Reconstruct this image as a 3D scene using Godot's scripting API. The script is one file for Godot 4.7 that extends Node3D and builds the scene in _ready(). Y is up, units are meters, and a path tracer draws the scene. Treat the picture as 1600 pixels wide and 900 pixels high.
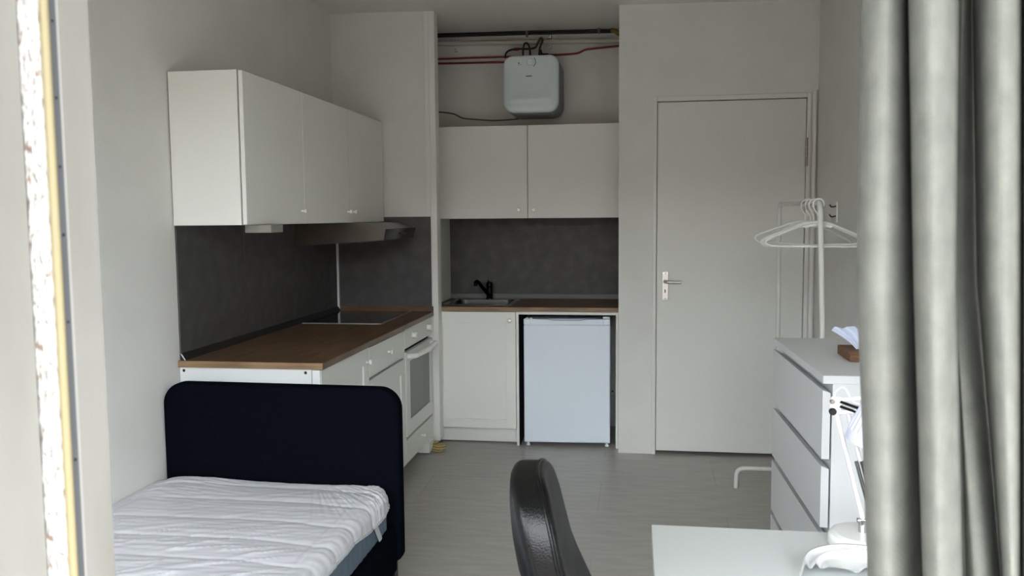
extends Node3D
# A small studio seen through its balcony door. Metres, y up, the camera stands at x = 0, z = 0 and looks along -z.

var M := {}
var used := {}
var rng := RandomNumberGenerator.new()

const LX := -1.857    # left wall
const RX := 1.022     # right wall
const ZB := -5.07     # wall with the door
const ZN := -5.72     # back of the kitchen niche
const SEAM := -3.80   # joint between the two splashback panels
const ZW := -0.60     # window wall, inner side

# ---------------------------------------------------------------- mesh helpers
func mb() -> SurfaceTool:
	var st := SurfaceTool.new()
	st.begin(Mesh.PRIMITIVE_TRIANGLES)
	return st

func tri(st: SurfaceTool, a: Vector3, b: Vector3, c: Vector3, n: Vector3) -> void:
	st.set_normal(n)
	if (b - a).cross(c - a).dot(n) > 0.0:
		st.add_vertex(a); st.set_normal(n); st.add_vertex(c); st.set_normal(n); st.add_vertex(b)
	else:
		st.add_vertex(a); st.set_normal(n); st.add_vertex(b); st.set_normal(n); st.add_vertex(c)

func quad(st: SurfaceTool, a: Vector3, b: Vector3, c: Vector3, d: Vector3, n: Vector3) -> void:
	tri(st, a, b, c, n)
	tri(st, a, c, d, n)

func quadn(st: SurfaceTool, a: Vector3, b: Vector3, c: Vector3, d: Vector3, na: Vector3, nb: Vector3, nc: Vector3, nd: Vector3) -> void:
	var f := (b - a).cross(c - a)
	if f.length_squared() < 1e-16:
		f = (c - a).cross(d - a)
	var v := [a, b, c, d]
	var n := [na, nb, nc, nd]
	var order := [0, 2, 1, 0, 3, 2] if f.dot(na + nb + nc + nd) > 0.0 else [0, 1, 2, 0, 2, 3]
	for k in order:
		st.set_normal(n[k]); st.add_vertex(v[k])

# chamfered box between two corners
func box(st: SurfaceTool, lo: Vector3, hi: Vector3, ch := 0.0015) -> void:
	var c := (lo + hi) / 2.0
	var h := (hi - lo) / 2.0
	ch = minf(ch, minf(h.x, minf(h.y, h.z)) * 0.9)
	for a in 3:
		var b := (a + 1) % 3
		var d := (a + 2) % 3
		for s in [-1.0, 1.0]:
			var n := Vector3.ZERO; n[a] = s
			var p := []
			for k in [[-1, -1], [1, -1], [1, 1], [-1, 1]]:
				var v := Vector3.ZERO
				v[a] = s * h[a]; v[b] = k[0] * (h[b] - ch); v[d] = k[1] * (h[d] - ch)
				p.append(c + v)
			quad(st, p[0], p[1], p[2], p[3], n)
	if ch <= 0.0:
		return
	for a in 3:
		var b := (a + 1) % 3
		var d := (a + 2) % 3
		for s in [-1.0, 1.0]:
			for t in [-1.0, 1.0]:
				var n := Vector3.ZERO; n[b] = s; n[d] = t
				n = n.normalized()
				var p := []
				for k in [[-1, 0], [1, 0], [1, 1], [-1, 1]]:
					var v := Vector3.ZERO
					v[a] = k[0] * (h[a] - ch)
					v[b] = s * (h[b] - (0.0 if k[1] == 0 else ch)); v[d] = t * (h[d] - (ch if k[1] == 0 else 0.0))
					p.append(c + v)
				quad(st, p[0], p[1], p[2], p[3], n)
	for sx in [-1.0, 1.0]:
		for sy in [-1.0, 1.0]:
			for sz in [-1.0, 1.0]:
				var s := Vector3(sx, sy, sz)
				tri(st, c + s * Vector3(h.x, h.y - ch, h.z - ch), c + s * Vector3(h.x - ch, h.y, h.z - ch), c + s * Vector3(h.x - ch, h.y - ch, h.z), s.normalized())

func bx(x0: float, y0: float, z0: float, x1: float, y1: float, z1: float, ch := 0.0015) -> SurfaceTool:
	var st := mb()
	box(st, Vector3(minf(x0, x1), minf(y0, y1), minf(z0, z1)), Vector3(maxf(x0, x1), maxf(y0, y1), maxf(z0, z1)), ch)
	return st

func tube(st: SurfaceTool, pts: Array, r: float, seg := 10, closed := false, flat := 1.0) -> void:
	var n := pts.size()
	var frames := []
	var up := Vector3.ZERO
	for i in n:
		var a: Vector3 = pts[(i - 1 + n) % n] if (i > 0 or closed) else pts[0]
		var b: Vector3 = pts[(i + 1) % n] if (i < n - 1 or closed) else pts[n - 1]
		var t := (b - a).normalized()
		if up == Vector3.ZERO:
			up = Vector3.UP if absf(t.y) < 0.9 else Vector3.RIGHT
		up = (up - t * up.dot(t)).normalized()
		frames.append([up, t.cross(up)])
	for i in (n if closed else n - 1):
		var j := (i + 1) % n
		for k in seg:
			var a0 := TAU * k / seg
			var a1 := TAU * (k + 1) / seg
			var ni0: Vector3 = frames[i][0] * cos(a0) + frames[i][1] * sin(a0) * flat
			var ni1: Vector3 = frames[i][0] * cos(a1) + frames[i][1] * sin(a1) * flat
			var nj0: Vector3 = frames[j][0] * cos(a0) + frames[j][1] * sin(a0) * flat
			var nj1: Vector3 = frames[j][0] * cos(a1) + frames[j][1] * sin(a1) * flat
			quadn(st, pts[i] + ni0 * r, pts[i] + ni1 * r, pts[j] + nj1 * r, pts[j] + nj0 * r, ni0, ni1, nj1, nj0)
	if not closed:
		for e in [0, n - 1]:
			var t: Vector3 = (pts[0] - pts[1]).normalized() if e == 0 else (pts[n - 1] - pts[n - 2]).normalized()
			for k in seg:
				var a0 := TAU * k / seg
				var a1 := TAU * (k + 1) / seg
				tri(st, pts[e], pts[e] + (frames[e][0] * cos(a0) + frames[e][1] * sin(a0) * flat) * r, pts[e] + (frames[e][0] * cos(a1) + frames[e][1] * sin(a1) * flat) * r, t)

# smooth curve through points
func curve(p: Array, per := 6, closed := false) -> Array:
	var out := []
	var n := p.size()
	for i in (n if closed else n - 1):
		var p0: Vector3 = p[(i - 1 + n) % n] if (closed or i > 0) else p[0]
		var p1: Vector3 = p[i]
		var p2: Vector3 = p[(i + 1) % n]
		var p3: Vector3 = p[(i + 2) % n] if (closed or i < n - 2) else p[n - 1]
		for k in per:
			out.append(p1.cubic_interpolate(p2, p0, p3, float(k) / per))
	if not closed:
		out.append(p[n - 1])
	return out

# straight pieces with rounded corners
func bend(p: Array, r: float, per := 6) -> Array:
	var out := [p[0]]
	for i in range(1, p.size() - 1):
		var a: Vector3 = p[i] + (p[i - 1] - p[i]).normalized() * r
		var b: Vector3 = p[i] + (p[i + 1] - p[i]).normalized() * r
		for k in per + 1:
			var t := float(k) / per
			out.append(a.lerp(p[i], t).lerp(p[i].lerp(b, t), t))
	out.append(p[p.size() - 1])
	return out

# body of revolution: profile of [radius, height] along axis
func lathe(st: SurfaceTool, prof: Array, at: Vector3, axis := Vector3.UP, seg := 24, flute := 0.0, nflute := 0) -> void:
	axis = axis.normalized()
	var u := axis.cross(Vector3.RIGHT if absf(axis.x) < 0.9 else Vector3.UP).normalized()
	var w := axis.cross(u)
	for i in prof.size() - 1:
		var r0: float = prof[i][0]; var y0: float = prof[i][1]
		var r1: float = prof[i + 1][0]; var y1: float = prof[i + 1][1]
		var d := Vector2(r1 - r0, y1 - y0).normalized()
		for k in seg:
			var p := []
			var n := []
			for q in [[k, 0], [k + 1, 0], [k + 1, 1], [k, 1]]:
				var a: float = TAU * q[0] / seg
				var dir := u * cos(a) + w * sin(a)
				var r: float = r0 if q[1] == 0 else r1
				if flute != 0.0 and r > 0.001:
					r += flute * cos(a * nflute)
				p.append(at + dir * r + axis * (y0 if q[1] == 0 else y1))
				var nn := dir * d.y - axis * d.x
				if flute != 0.0:
					nn += (u * -sin(a) + w * cos(a)) * flute * nflute * sin(a * nflute) / maxf(r, 0.01)
				n.append(nn.normalized())
			quadn(st, p[0], p[1], p[2], p[3], n[0], n[1], n[2], n[3])

# polygon in the plane (U, V) through origin o, pushed along W
func prism(st: SurfaceTool, poly: Array, o: Vector3, U: Vector3, V: Vector3, W: Vector3) -> void:
	var pk := PackedVector2Array(poly)
	var mid := Vector2.ZERO
	var area := 0.0
	for i in pk.size():
		var b := pk[(i + 1) % pk.size()]
		area += pk[i].cross(b)
	var s := signf(area)
	for i in pk.size():
		var a := pk[i]
		var b := pk[(i + 1) % pk.size()]
		var e := (b - a).normalized()
		var n2 := Vector2(e.y, -e.x) * s
		var n := (U * n2.x + V * n2.y).normalized()
		var A := o + U * a.x + V * a.y
		var B := o + U * b.x + V * b.y
		quad(st, A, B, B + W, A + W, n)
	var t := Geometry2D.triangulate_polygon(pk)
	var wn := W.normalized()
	for i in range(0, t.size(), 3):
		var q := []
		for k in 3:
			q.append(o + U * pk[t[i + k]].x + V * pk[t[i + k]].y)
		tri(st, q[0], q[1], q[2], -wn)
		tri(st, q[0] + W, q[1] + W, q[2] + W, wn)

# padded slab: closed outline in (x, y), thickness along z, rounded rims, then warped by f
func slab(st: SurfaceTool, outline: Array, thick: float, r: float, f: Callable, rounds := 5, rings := 5, bulge := 0.0) -> void:
	var n := outline.size()
	var cen := Vector2.ZERO
	var area := 0.0
	for i in n:
		cen += outline[i] / n
		area += (outline[i] as Vector2).cross(outline[(i + 1) % n])
	var s := signf(area)
	var nor := []
	for i in n:
		var e: Vector2 = (outline[(i + 1) % n] - outline[(i - 1 + n) % n]).normalized()
		nor.append(Vector2(e.y, -e.x) * s)
	var layers := []          # each layer a list of Vector3
	for side in [0, 1]:
		var part := []
		for k in range(rings, 0, -1):
			var l := []
			for i in n:
				var q: Vector2 = outline[i] - nor[i] * r
				var m := cen.lerp(q, 1.0 - float(k) / rings * 0.999)
				var b := bulge * (1.0 - pow(1.0 - float(k) / rings, 2.0))
				l.append(Vector3(m.x, m.y, -b if side == 0 else thick + b))
			part.append(l)
		for k in rounds + 1:
			var a := PI / 2.0 * k / rounds
			var l := []
			for i in n:
				var q: Vector2 = outline[i] - nor[i] * r * (1.0 - sin(a))
				var z := r * (1.0 - cos(a))
				l.append(Vector3(q.x, q.y, z if side == 0 else thick - z))
			part.append(l)
		if side == 1:
			part.reverse()
		layers.append_array(part)
	var grid := []
	for l in layers:
		var g := []
		for v in l:
			g.append(f.call(v))
		grid.append(g)
	# winding of the first ring decides the whole
	var flip: bool = s > 0.0
	st.set_smooth_group(0)
	for j in grid.size() - 1:
		for i in n:
			var k := (i + 1) % n
			var v := [grid[j][i], grid[j][k], grid[j + 1][k], grid[j + 1][i]]
			var o := [0, 1, 2, 0, 2, 3] if not flip else [0, 2, 1, 0, 3, 2]
			for q in o:
				st.add_vertex(v[q])
	st.generate_normals()

# open sheet from a grid of points
func sheet(st: SurfaceTool, pts: Array, out_dir: Vector3) -> void:
	var nj := pts.size()
	var ni: int = pts[0].size()
	var nor := []
	for j in nj:
		var row := []
		for i in ni:
			var a: Vector3 = pts[j][mini(i + 1, ni - 1)] - pts[j][maxi(i - 1, 0)]
			var b: Vector3 = pts[mini(j + 1, nj - 1)][i] - pts[maxi(j - 1, 0)][i]
			row.append(a.cross(b).normalized())
		nor.append(row)
	var s := 1.0
	if (nor[nj / 2][ni / 2] as Vector3).dot(out_dir) < 0.0:
		s = -1.0
	for j in nj - 1:
		for i in ni - 1:
			quadn(st, pts[j][i], pts[j][i + 1], pts[j + 1][i + 1], pts[j + 1][i], nor[j][i] * s, nor[j][i + 1] * s, nor[j + 1][i + 1] * s, nor[j + 1][i] * s)

func rrect(x0: float, y0: float, x1: float, y1: float, rr: Array, per := 7) -> Array:   # radii: bottom left, bottom right, top right, top left
	var out := []
	var c := [[x0, y0, PI], [x1, y0, 1.5 * PI], [x1, y1, 0.0], [x0, y1, 0.5 * PI]]
	var sx := [1, -1, -1, 1]
	var sy := [1, 1, -1, -1]
	for k in 4:
		var r: float = rr[k]
		for i in per + 1:
			var a: float = c[k][2] + PI / 2.0 * i / per
			out.append(Vector2(c[k][0] + sx[k] * r + cos(a) * r, c[k][1] + sy[k] * r + sin(a) * r))
	return out

# ---------------------------------------------------------------- scene helpers
func numbered(called: String) -> String:
	if not used.has(called):
		used[called] = 0
		return called
	used[called] += 1
	return "%s_%03d" % [called, used[called]]

func tag(o: Node, label: String, category := "", group := "", kind := "") -> Node:
	if label: o.set_meta("label", label)
	if category: o.set_meta("category", category)
	if group: o.set_meta("group", group)
	if kind: o.set_meta("kind", kind)
	return o

func thing(called: String, label: String, category: String, at := Vector3.ZERO, group := "") -> Node3D:
	var o := Node3D.new()
	o.name = numbered(called)
	add_child(o)
	o.position = at
	tag(o, label, category, group)
	return o

func obj(called: String, st: SurfaceTool, m: Material, parent: Node = self, label := "") -> MeshInstance3D:
	var o := MeshInstance3D.new()
	o.mesh = st.commit()
	o.material_override = null
	o.mesh.surface_set_material(0, m)
	if parent == self:
		o.name = numbered(called)
		add_child(o)
	else:
		o.name = called
		parent.add_child(o, true)
		o.transform = (parent as Node3D).global_transform.affine_inverse()
	if label: o.set_meta("label", label)
	return o

func local(called: String, st: SurfaceTool, m: Material, parent: Node, label := "") -> MeshInstance3D:
	var o := obj(called, st, m, parent, label)
	o.transform = Transform3D.IDENTITY
	return o

func put(called: String, mesh: Mesh, parent: Node, xf: Transform3D) -> MeshInstance3D:   # a shared mesh at a world place
	var o := MeshInstance3D.new()
	o.mesh = mesh
	o.name = called
	parent.add_child(o, true)
	o.transform = (parent as Node3D).global_transform.affine_inverse() * xf
	return o

func struct(called: String, st: SurfaceTool, m: Material, label := "") -> MeshInstance3D:
	var o := obj(called, st, m)
	tag(o, label, "", "", "structure")
	return o

# ---------------------------------------------------------------- materials
func noise(freq: float, seed_: int, cols: Array, offs: Array, normal := false, strength := 4.0, oct := 4, size := 512, type := FastNoiseLite.TYPE_SIMPLEX_SMOOTH) -> NoiseTexture2D:
	var f := FastNoiseLite.new()
	f.noise_type = type
	f.frequency = freq
	f.seed = seed_
	f.fractal_octaves = oct
	var t := NoiseTexture2D.new()
	t.width = size; t.height = size
	t.seamless = true
	t.noise = f
	if normal:
		t.as_normal_map = true
		t.bump_strength = strength
	else:
		var g := Gradient.new()
		g.offsets = PackedFloat32Array(offs)
		g.colors = PackedColorArray(cols)
		t.color_ramp = g
	return t

func mat(called: String, c: Color, rough := 0.5, metal := 0.0) -> StandardMaterial3D:
	var m := StandardMaterial3D.new()
	m.resource_name = called
	m.albedo_color = c
	m.roughness = rough
	m.metallic = metal
	M[called] = m
	return m

func tripl(m: StandardMaterial3D, scale: Vector3, world := false) -> void:
	m.uv1_triplanar = true
	m.uv1_world_triplanar = world
	m.uv1_scale = scale
	m.uv1_triplanar_sharpness = 8.0

func weave(period: int, size := 256) -> ImageTexture:     # small twill relief
	var im := Image.create(size, size, false, Image.FORMAT_RGB8)
	for y in size:
		for x in size:
			var a := sin(TAU * x / period) * 0.5 + 0.5
			var b := sin(TAU * y / period) * 0.5 + 0.5
			var over := posmod(int(x / period) + int(y / period), 2) == 0
			var v := 0.35 + 0.5 * (a if over else b)
			im.set_pixel(x, y, Color(v, v, v))
	im.bump_map_to_normal_map(3.0)
	return ImageTexture.create_from_image(im)

func materials() -> void:
	var m: StandardMaterial3D
	m = mat("wall_paint", Color(1, 1, 1), 0.92)
	m.albedo_texture = noise(0.006, 3, [Color(0.862, 0.860, 0.838), Color(0.878, 0.876, 0.856)], [0.2, 0.8])
	m.normal_enabled = true
	m.normal_texture = noise(0.05, 5, [], [], true, 1.2, 3)
	m.normal_scale = 0.12
	tripl(m, Vector3.ONE * 0.8, true)
	mat("ceiling_paint", Color(0.90, 0.89, 0.86), 0.95)
	mat("trim_paint", Color(0.90, 0.895, 0.875), 0.55)
	mat("cabinet_white", Color(0.91, 0.91, 0.885), 0.45)
	mat("bright_white", Color(0.90, 0.91, 0.91), 0.42)
	mat("door_paint", Color(0.87, 0.87, 0.845), 0.42)
	mat("fridge_white", Color(0.90, 0.935, 0.97), 0.32)
	m = mat("floor_vinyl", Color(1, 1, 1), 0.36)
	m.albedo_texture = noise(0.012, 11, [Color(0.64, 0.625, 0.60), Color(0.662, 0.647, 0.622), Color(0.68, 0.665, 0.64)], [0.25, 0.55, 0.8], false, 4.0, 6)
	m.normal_enabled = true
	m.normal_texture = noise(0.02, 12, [], [], true, 1.5, 5)
	m.normal_scale = 0.16
	tripl(m, Vector3(0.55, 1.0, 3.2), true)
	mat("floor_joint", Color(0.30, 0.29, 0.275), 0.8)
	m = mat("slate_laminate", Color(1, 1, 1), 0.55)
	m.albedo_texture = noise(0.010, 21, [Color(0.262, 0.257, 0.255), Color(0.285, 0.28, 0.278), Color(0.312, 0.307, 0.303)], [0.2, 0.55, 0.85], false, 4.0, 8, 1024)
	tripl(m, Vector3.ONE * 0.9)
	mat("slate_strip", Color(0.10, 0.10, 0.10), 0.5)
	mat("grey_strip", Color(0.42, 0.42, 0.41), 0.5)
	m = mat("oak_top", Color(1, 1, 1), 0.42)
	m.albedo_texture = noise(0.012, 31, [Color(0.31, 0.225, 0.15), Color(0.39, 0.295, 0.205), Color(0.455, 0.35, 0.25)], [0.2, 0.5, 0.85], false, 4.0, 6)
	tripl(m, Vector3(3.4, 3.4, 0.45))
	m = mat("oak_cross", Color(1, 1, 1), 0.42)
	m.albedo_texture = noise(0.012, 32, [Color(0.31, 0.225, 0.15), Color(0.39, 0.295, 0.205), Color(0.455, 0.35, 0.25)], [0.2, 0.5, 0.85], false, 4.0, 6)
	tripl(m, Vector3(0.45, 3.4, 3.4))
	m = mat("oak_edge", Color(1, 1, 1), 0.42)
	m.albedo_texture = noise(0.012, 33, [Color(0.47, 0.375, 0.27), Color(0.54, 0.44, 0.32), Color(0.60, 0.495, 0.365)], [0.2, 0.5, 0.85], false, 4.0, 5)
	tripl(m, Vector3(0.6, 9.0, 0.6))
	mat("steel", Color(0.62, 0.60, 0.57), 0.30, 0.95)
	mat("hood_steel", Color(0.42, 0.39, 0.36), 0.30, 0.95)
	mat("box_grey", Color(0.56, 0.55, 0.52), 0.6)
	mat("bay_shade", Color(0.07, 0.075, 0.075), 0.8)  # shade of the fridge bay put into the colour
	mat("sink_steel", Color(0.50, 0.50, 0.495), 0.2, 1.0)
	mat("chrome", Color(0.78, 0.78, 0.78), 0.12, 1.0)
	mat("satin", Color(0.80, 0.79, 0.76), 0.35, 0.9)
	mat("knob_white", Color(0.95, 0.95, 0.93), 0.2)
	mat("dark_chrome", Color(0.16, 0.16, 0.165), 0.12, 1.0)  # the tap is chrome; the dark surroundings it mirrors are put into this colour
	mat("black_glass", Color(0.018, 0.018, 0.02), 0.06)
	mat("oven_glass", Color(0.24, 0.26, 0.265), 0.08)
	mat("black_plastic", Color(0.03, 0.03, 0.032), 0.4)
	mat("dark_panel", Color(0.06, 0.06, 0.06), 0.18)
	mat("shadow_gap", Color(0.05, 0.05, 0.05), 0.9)
	m = mat("navy_fabric", Color(1, 1, 1), 0.95)
	m.albedo_texture = noise(0.03, 41, [Color(0.030, 0.040, 0.068), Color(0.048, 0.058, 0.090)], [0.3, 0.75], false, 4.0, 5)
	m.normal_enabled = true
	m.normal_texture = weave(8)
	m.normal_scale = 0.5
	m.metallic_specular = 0.08
	tripl(m, Vector3.ONE * 9.0)
	m = mat("topper_cotton", Color(0.82, 0.82, 0.845), 0.42)
	m.normal_enabled = true
	m.normal_texture = noise(0.012, 44, [], [], true, 3.0, 3)
	m.normal_scale = 0.08
	tripl(m, Vector3(1.6, 1.6, 3.0))
	m = mat("mattress_ticking", Color(0.36, 0.42, 0.48), 0.85)
	mat("strap_white", Color(0.72, 0.73, 0.74), 0.8)
	m = mat("black_leather", Color(0.022, 0.022, 0.025), 0.30)
	m.metallic_specular = 0.36
	m.normal_enabled = true
	m.normal_texture = noise(0.08, 51, [], [], true, 2.0, 3)
	m.normal_scale = 0.35
	tripl(m, Vector3.ONE * 5.0)
	m = mat("curtain_cloth", Color(1, 1, 1), 0.95)
	m.normal_enabled = true
	m.normal_texture = weave(6, 512)
	m.normal_scale = 0.35
	m.metallic_specular = 0.15
	m.backlight_enabled = true
	m.backlight = Color(0.30, 0.30, 0.285)
	tripl(m, Vector3.ONE * 4.0)
	m.albedo_texture = noise(0.010, 61, [Color(0.415, 0.415, 0.39), Color(0.44, 0.44, 0.415), Color(0.465, 0.46, 0.43)], [0.2, 0.55, 0.85], false, 4.0, 5)
	mat("copper", Color(0.50, 0.20, 0.15), 0.45, 0.6)
	mat("pipe_white", Color(0.72, 0.71, 0.66), 0.5)
	mat("cable_black", Color(0.03, 0.03, 0.03), 0.6)
	mat("foam_yellow", Color(0.50, 0.40, 0.16), 0.9)
	mat("braid", Color(0.20, 0.19, 0.18), 0.45, 0.5)
	mat("grey_cable", Color(0.36, 0.34, 0.31), 0.7)
	mat("boiler_white", Color(0.86, 0.90, 0.905), 0.2)
	mat("boiler_shell", Color(0.50, 0.51, 0.50), 0.5)
	mat("print_black", Color(0.06, 0.06, 0.06), 0.6)
	mat("hose_yellow", Color(0.72, 0.64, 0.42), 0.55)
	mat("rack_white", Color(0.84, 0.84, 0.82), 0.4)
	mat("hanger_white", Color(0.86, 0.86, 0.84), 0.4)
	m = mat("cardboard", Color(1, 1, 1), 0.9)
	m.albedo_texture = noise(0.02, 71, [Color(0.40, 0.29, 0.20), Color(0.46, 0.34, 0.24)], [0.3, 0.7])
	tripl(m, Vector3(2, 8, 2))
	m = mat("tissue", Color(0.86, 0.89, 0.96), 0.9)
	m.backlight_enabled = true
	m.backlight = Color(0.2, 0.2, 0.22)
	mat("lamp_white", Color(0.90, 0.90, 0.89), 0.3)
	m = mat("shade_white", Color(0.84, 0.85, 0.93), 0.5)
	m.backlight_enabled = true
	m.backlight = Color(0.25, 0.25, 0.28)
	m = mat("film_white", Color(0.88, 0.88, 0.88), 0.22)
	mat("desk_white", Color(0.81, 0.82, 0.815), 0.45)
	mat("dresser_white", Color(0.85, 0.855, 0.86), 0.42)
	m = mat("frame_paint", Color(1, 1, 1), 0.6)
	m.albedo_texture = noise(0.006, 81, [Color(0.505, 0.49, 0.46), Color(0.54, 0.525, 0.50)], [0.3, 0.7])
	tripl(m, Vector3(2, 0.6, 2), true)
	m = mat("flaking_paint", Color(1, 1, 1), 0.8)
	m.albedo_texture = noise(0.02, 82, [Color(0.47, 0.39, 0.34), Color(0.66, 0.65, 0.63), Color(0.72, 0.715, 0.70)], [0.16, 0.34, 0.7], false, 4.0, 6)
	m.normal_enabled = true
	m.normal_texture = noise(0.03, 83, [], [], true, 6.0, 5)
	tripl(m, Vector3(18, 7, 18), true)
	mat("gasket_cream", Color(0.55, 0.50, 0.37), 0.6)
	mat("groove_grey", Color(0.33, 0.33, 0.34), 0.6)
	m = mat("pane_glass", Color(1, 1, 1, 0.06), 0.02)
	m.transparency = BaseMaterial3D.TRANSPARENCY_ALPHA
	mat("concrete", Color(0.66, 0.65, 0.62), 0.9)
	mat("blocker_brick", Color(0.42, 0.35, 0.31), 0.9)

# ---------------------------------------------------------------- build
func _ready() -> void:
	rng.seed = 7
	camera_and_light()
	materials()
	shell()
	balcony_door()
	left_kitchen()
	niche()
	bed()
	dresser()
	clothes_rack()
	desk_things()
	chair()
	curtain()

func camera_and_light() -> void:
	var cam := Camera3D.new()
	cam.name = "camera"
	cam.keep_aspect = Camera3D.KEEP_HEIGHT
	cam.position = Vector3(0, 1.43, 0)
	cam.rotation_degrees = Vector3(-4.76796, 8.37453, -0.4745)
	var at := CameraAttributesPhysical.new()
	at.frustum_focal_length = 12.0 * 1318.85 / 450.0
	at.frustum_focus_distance = 3.8
	at.exposure_aperture = 14.0
	at.frustum_near = 0.05
	at.frustum_far = 200.0
	cam.attributes = at
	add_child(cam)
	cam.current = true
	var sky := ProceduralSkyMaterial.new()            # an overcast day: brightest overhead
	sky.sky_top_color = Color(0.95, 0.98, 1.0)
	sky.sky_horizon_color = Color(0.93, 0.96, 0.99)
	sky.sky_curve = 0.22
	sky.ground_horizon_color = Color(0.30, 0.30, 0.29)
	sky.ground_bottom_color = Color(0.22, 0.22, 0.21)
	sky.ground_curve = 0.05
	sky.sun_angle_max = 0.0
	var s := Sky.new()
	s.sky_material = sky
	var e := Environment.new()
	e.background_mode = Environment.BG_SKY
	e.sky = s
	e.tonemap_mode = Environment.TONE_MAPPER_LINEAR
	e.tonemap_exposure = 17.0
	e.sdfgi_enabled = true
	e.ssao_enabled = true
	e.ssil_enabled = true
	var w := WorldEnvironment.new()
	w.name = "world"
	w.environment = e
	add_child(w)

func shell() -> void:
	# floor: large vinyl tiles on a screed
	var fl := struct("floor", bx(-2.05, -0.15, -5.9, 1.2, -0.004, -0.45, 0), M.floor_joint, "grey vinyl plank floor of the studio")
	var rows := 12
	var d := 0.463
	for r in rows:
		var z1 := -5.88 + r * d
		var z0 := minf(z1 + d, -0.45)
		var x := -1.9 - (0.46 if r % 2 == 0 else 0.14)
		while x < RX + 0.02:
			var a := maxf(x, -1.87)
			var b := minf(x + 0.93, 1.04)
			if b - a > 0.03:
				obj("plank", bx(a + 0.0004, -0.005, z1 + 0.0004, b - 0.0004, 0.0, z0 - 0.0004, 0.0004), M.floor_vinyl, fl)
			x += 0.93
	# ceiling sags a little towards the door side
	var c := struct("ceiling", bx(-2.1, 0, -5.95, 1.25, 0.2, -0.45, 0), M.ceiling_paint, "plain white plastered ceiling")
	c.position = Vector3(0, 2.655, 0)
	c.rotation.z = -0.0135
	struct("wall_left", bx(LX - 0.2, -0.1, -5.95, LX, 2.80, -0.45, 0), M.wall_paint, "long white wall behind the kitchen and the bed")
	struct("wall_right", bx(RX, -0.1, -5.95, RX + 0.2, 2.80, -0.45, 0), M.wall_paint, "white wall behind the chest of drawers")
	var st := mb()                                          # door wall with the niche's right side
	box(st, Vector3(-0.102, -0.1, -5.9), Vector3(0.112, 2.78, ZB), 0.0)
	box(st, Vector3(0.112, 2.112, -5.25), Vector3(RX + 0.01, 2.78, ZB), 0.0)
	box(st, Vector3(0.975, -0.1, -5.25), Vector3(RX + 0.01, 2.112, ZB), 0.0)
	struct("wall_door", st, M.wall_paint, "white wall round the entrance door")
	st = mb()
	box(st, Vector3(LX - 0.01, -0.1, -5.17), Vector3(-1.272, 2.80, ZB), 0.0)
	box(st, Vector3(LX - 0.01, -0.1, -5.9), Vector3(-1.272, 2.02, -5.17), 0.0)
	box(st, Vector3(LX - 0.01, 2.02, -5.9), Vector3(-1.46, 2.80, -5.17), 0.0)
	struct("wall_partition", st, M.wall_paint, "white partition wall at the end of the worktop")
	struct("wall_niche", bx(-1.5, -0.1, ZN - 0.15, -0.08, 2.80, ZN, 0), M.wall_paint, "wall at the back of the kitchen niche")
	struct("wall_corridor", bx(0.1, -0.1, -5.62, 1.05, 2.5, -5.5, 0), M.concrete, "dark corridor wall behind the door")
	var t := struct("trim_1", bx(-1.240, 0.045, -5.14, -1.203, 2.668, ZB + 0.018, 0.002), M.trim_paint, "white upright board closing the edge of the partition")
	obj("batten", bx(-1.273, 0.02, -5.14, -1.2405, 2.672, ZB + 0.006, 0.002), M.trim_paint, t)
	# entrance door
	var dn := Node3D.new()
	dn.name = "door_1"
	add_child(dn)
	dn.position = Vector3(0.54, 0, ZB)
	tag(dn, "flush pale grey entrance door with lever handle", "", "", "structure")
	st = mb()
	box(st, Vector3(0.097, 0.0, -5.16), Vector3(0.119, 2.125, ZB + 0.008), 0.002)
	box(st, Vector3(0.119, 2.097, -5.16), Vector3(0.962, 2.125, ZB + 0.008), 0.002)
	box(st, Vector3(0.962, 0.0, -5.16), Vector3(0.985, 2.125, ZB + 0.008), 0.002)
	obj("door_frame", st, M.door_paint, dn)
	var leaf := obj("door_leaf", bx(0.122, 0.021, -5.115, 0.959, 2.093, ZB - 0.004, 0.002), M.door_paint, dn)
	for y in [1.79, 0.25]:
		st = mb()
		for k in 3:
			lathe(st, [[0, -0.026], [0.007, -0.026], [0.0075, -0.024], [0.0075, 0.024], [0.007, 0.026], [0, 0.026]], Vector3(0.962, y + (k - 1) * 0.054, ZB + 0.008), Vector3.UP, 12)
		obj("hinge", st, M.steel, dn)
	var pl := mb()
	slab(pl, rrect(0.155, 0.932, 0.191, 1.102, [0.006, 0.006, 0.003, 0.003]), 0.008, 0.002, func(v): return Vector3(v.x, v.y, ZB - 0.004 + v.z))
	var plate := obj("handle_plate", pl, M.satin, dn)
	var lv := mb()
	lathe(lv, [[0, 0], [0.011, 0], [0.011, 0.012], [0.009, 0.014], [0, 0.014]], Vector3(0.172, 1.045, ZB + 0.004), Vector3.BACK, 20)
	tube(lv, curve([Vector3(0.172, 1.045, ZB + 0.012), Vector3(0.173, 1.045, ZB + 0.035), Vector3(0.186, 1.045, ZB + 0.046), Vector3(0.215, 1.044, ZB + 0.048), Vector3(0.262, 1.043, ZB + 0.046)], 5), 0.0092, 12)
	obj("lever", lv, M.satin, plate)
	st = mb()
	box(st, Vector3(0.1685, 0.978, ZB + 0.0035), Vector3(0.1745, 0.998, ZB + 0.0046), 0.0004)
	obj("keyhole", st, M.black_plastic, plate)
	for y in [1.092, 0.942]:
		st = mb()
		lathe(st, [[0.0032, 0], [0.0028, 0.0014], [0, 0.0016]], Vector3(0.173, y, ZB + 0.0038), Vector3.BACK, 12)
		obj("screw", st, M.black_plastic, plate)
	st = mb()
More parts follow.
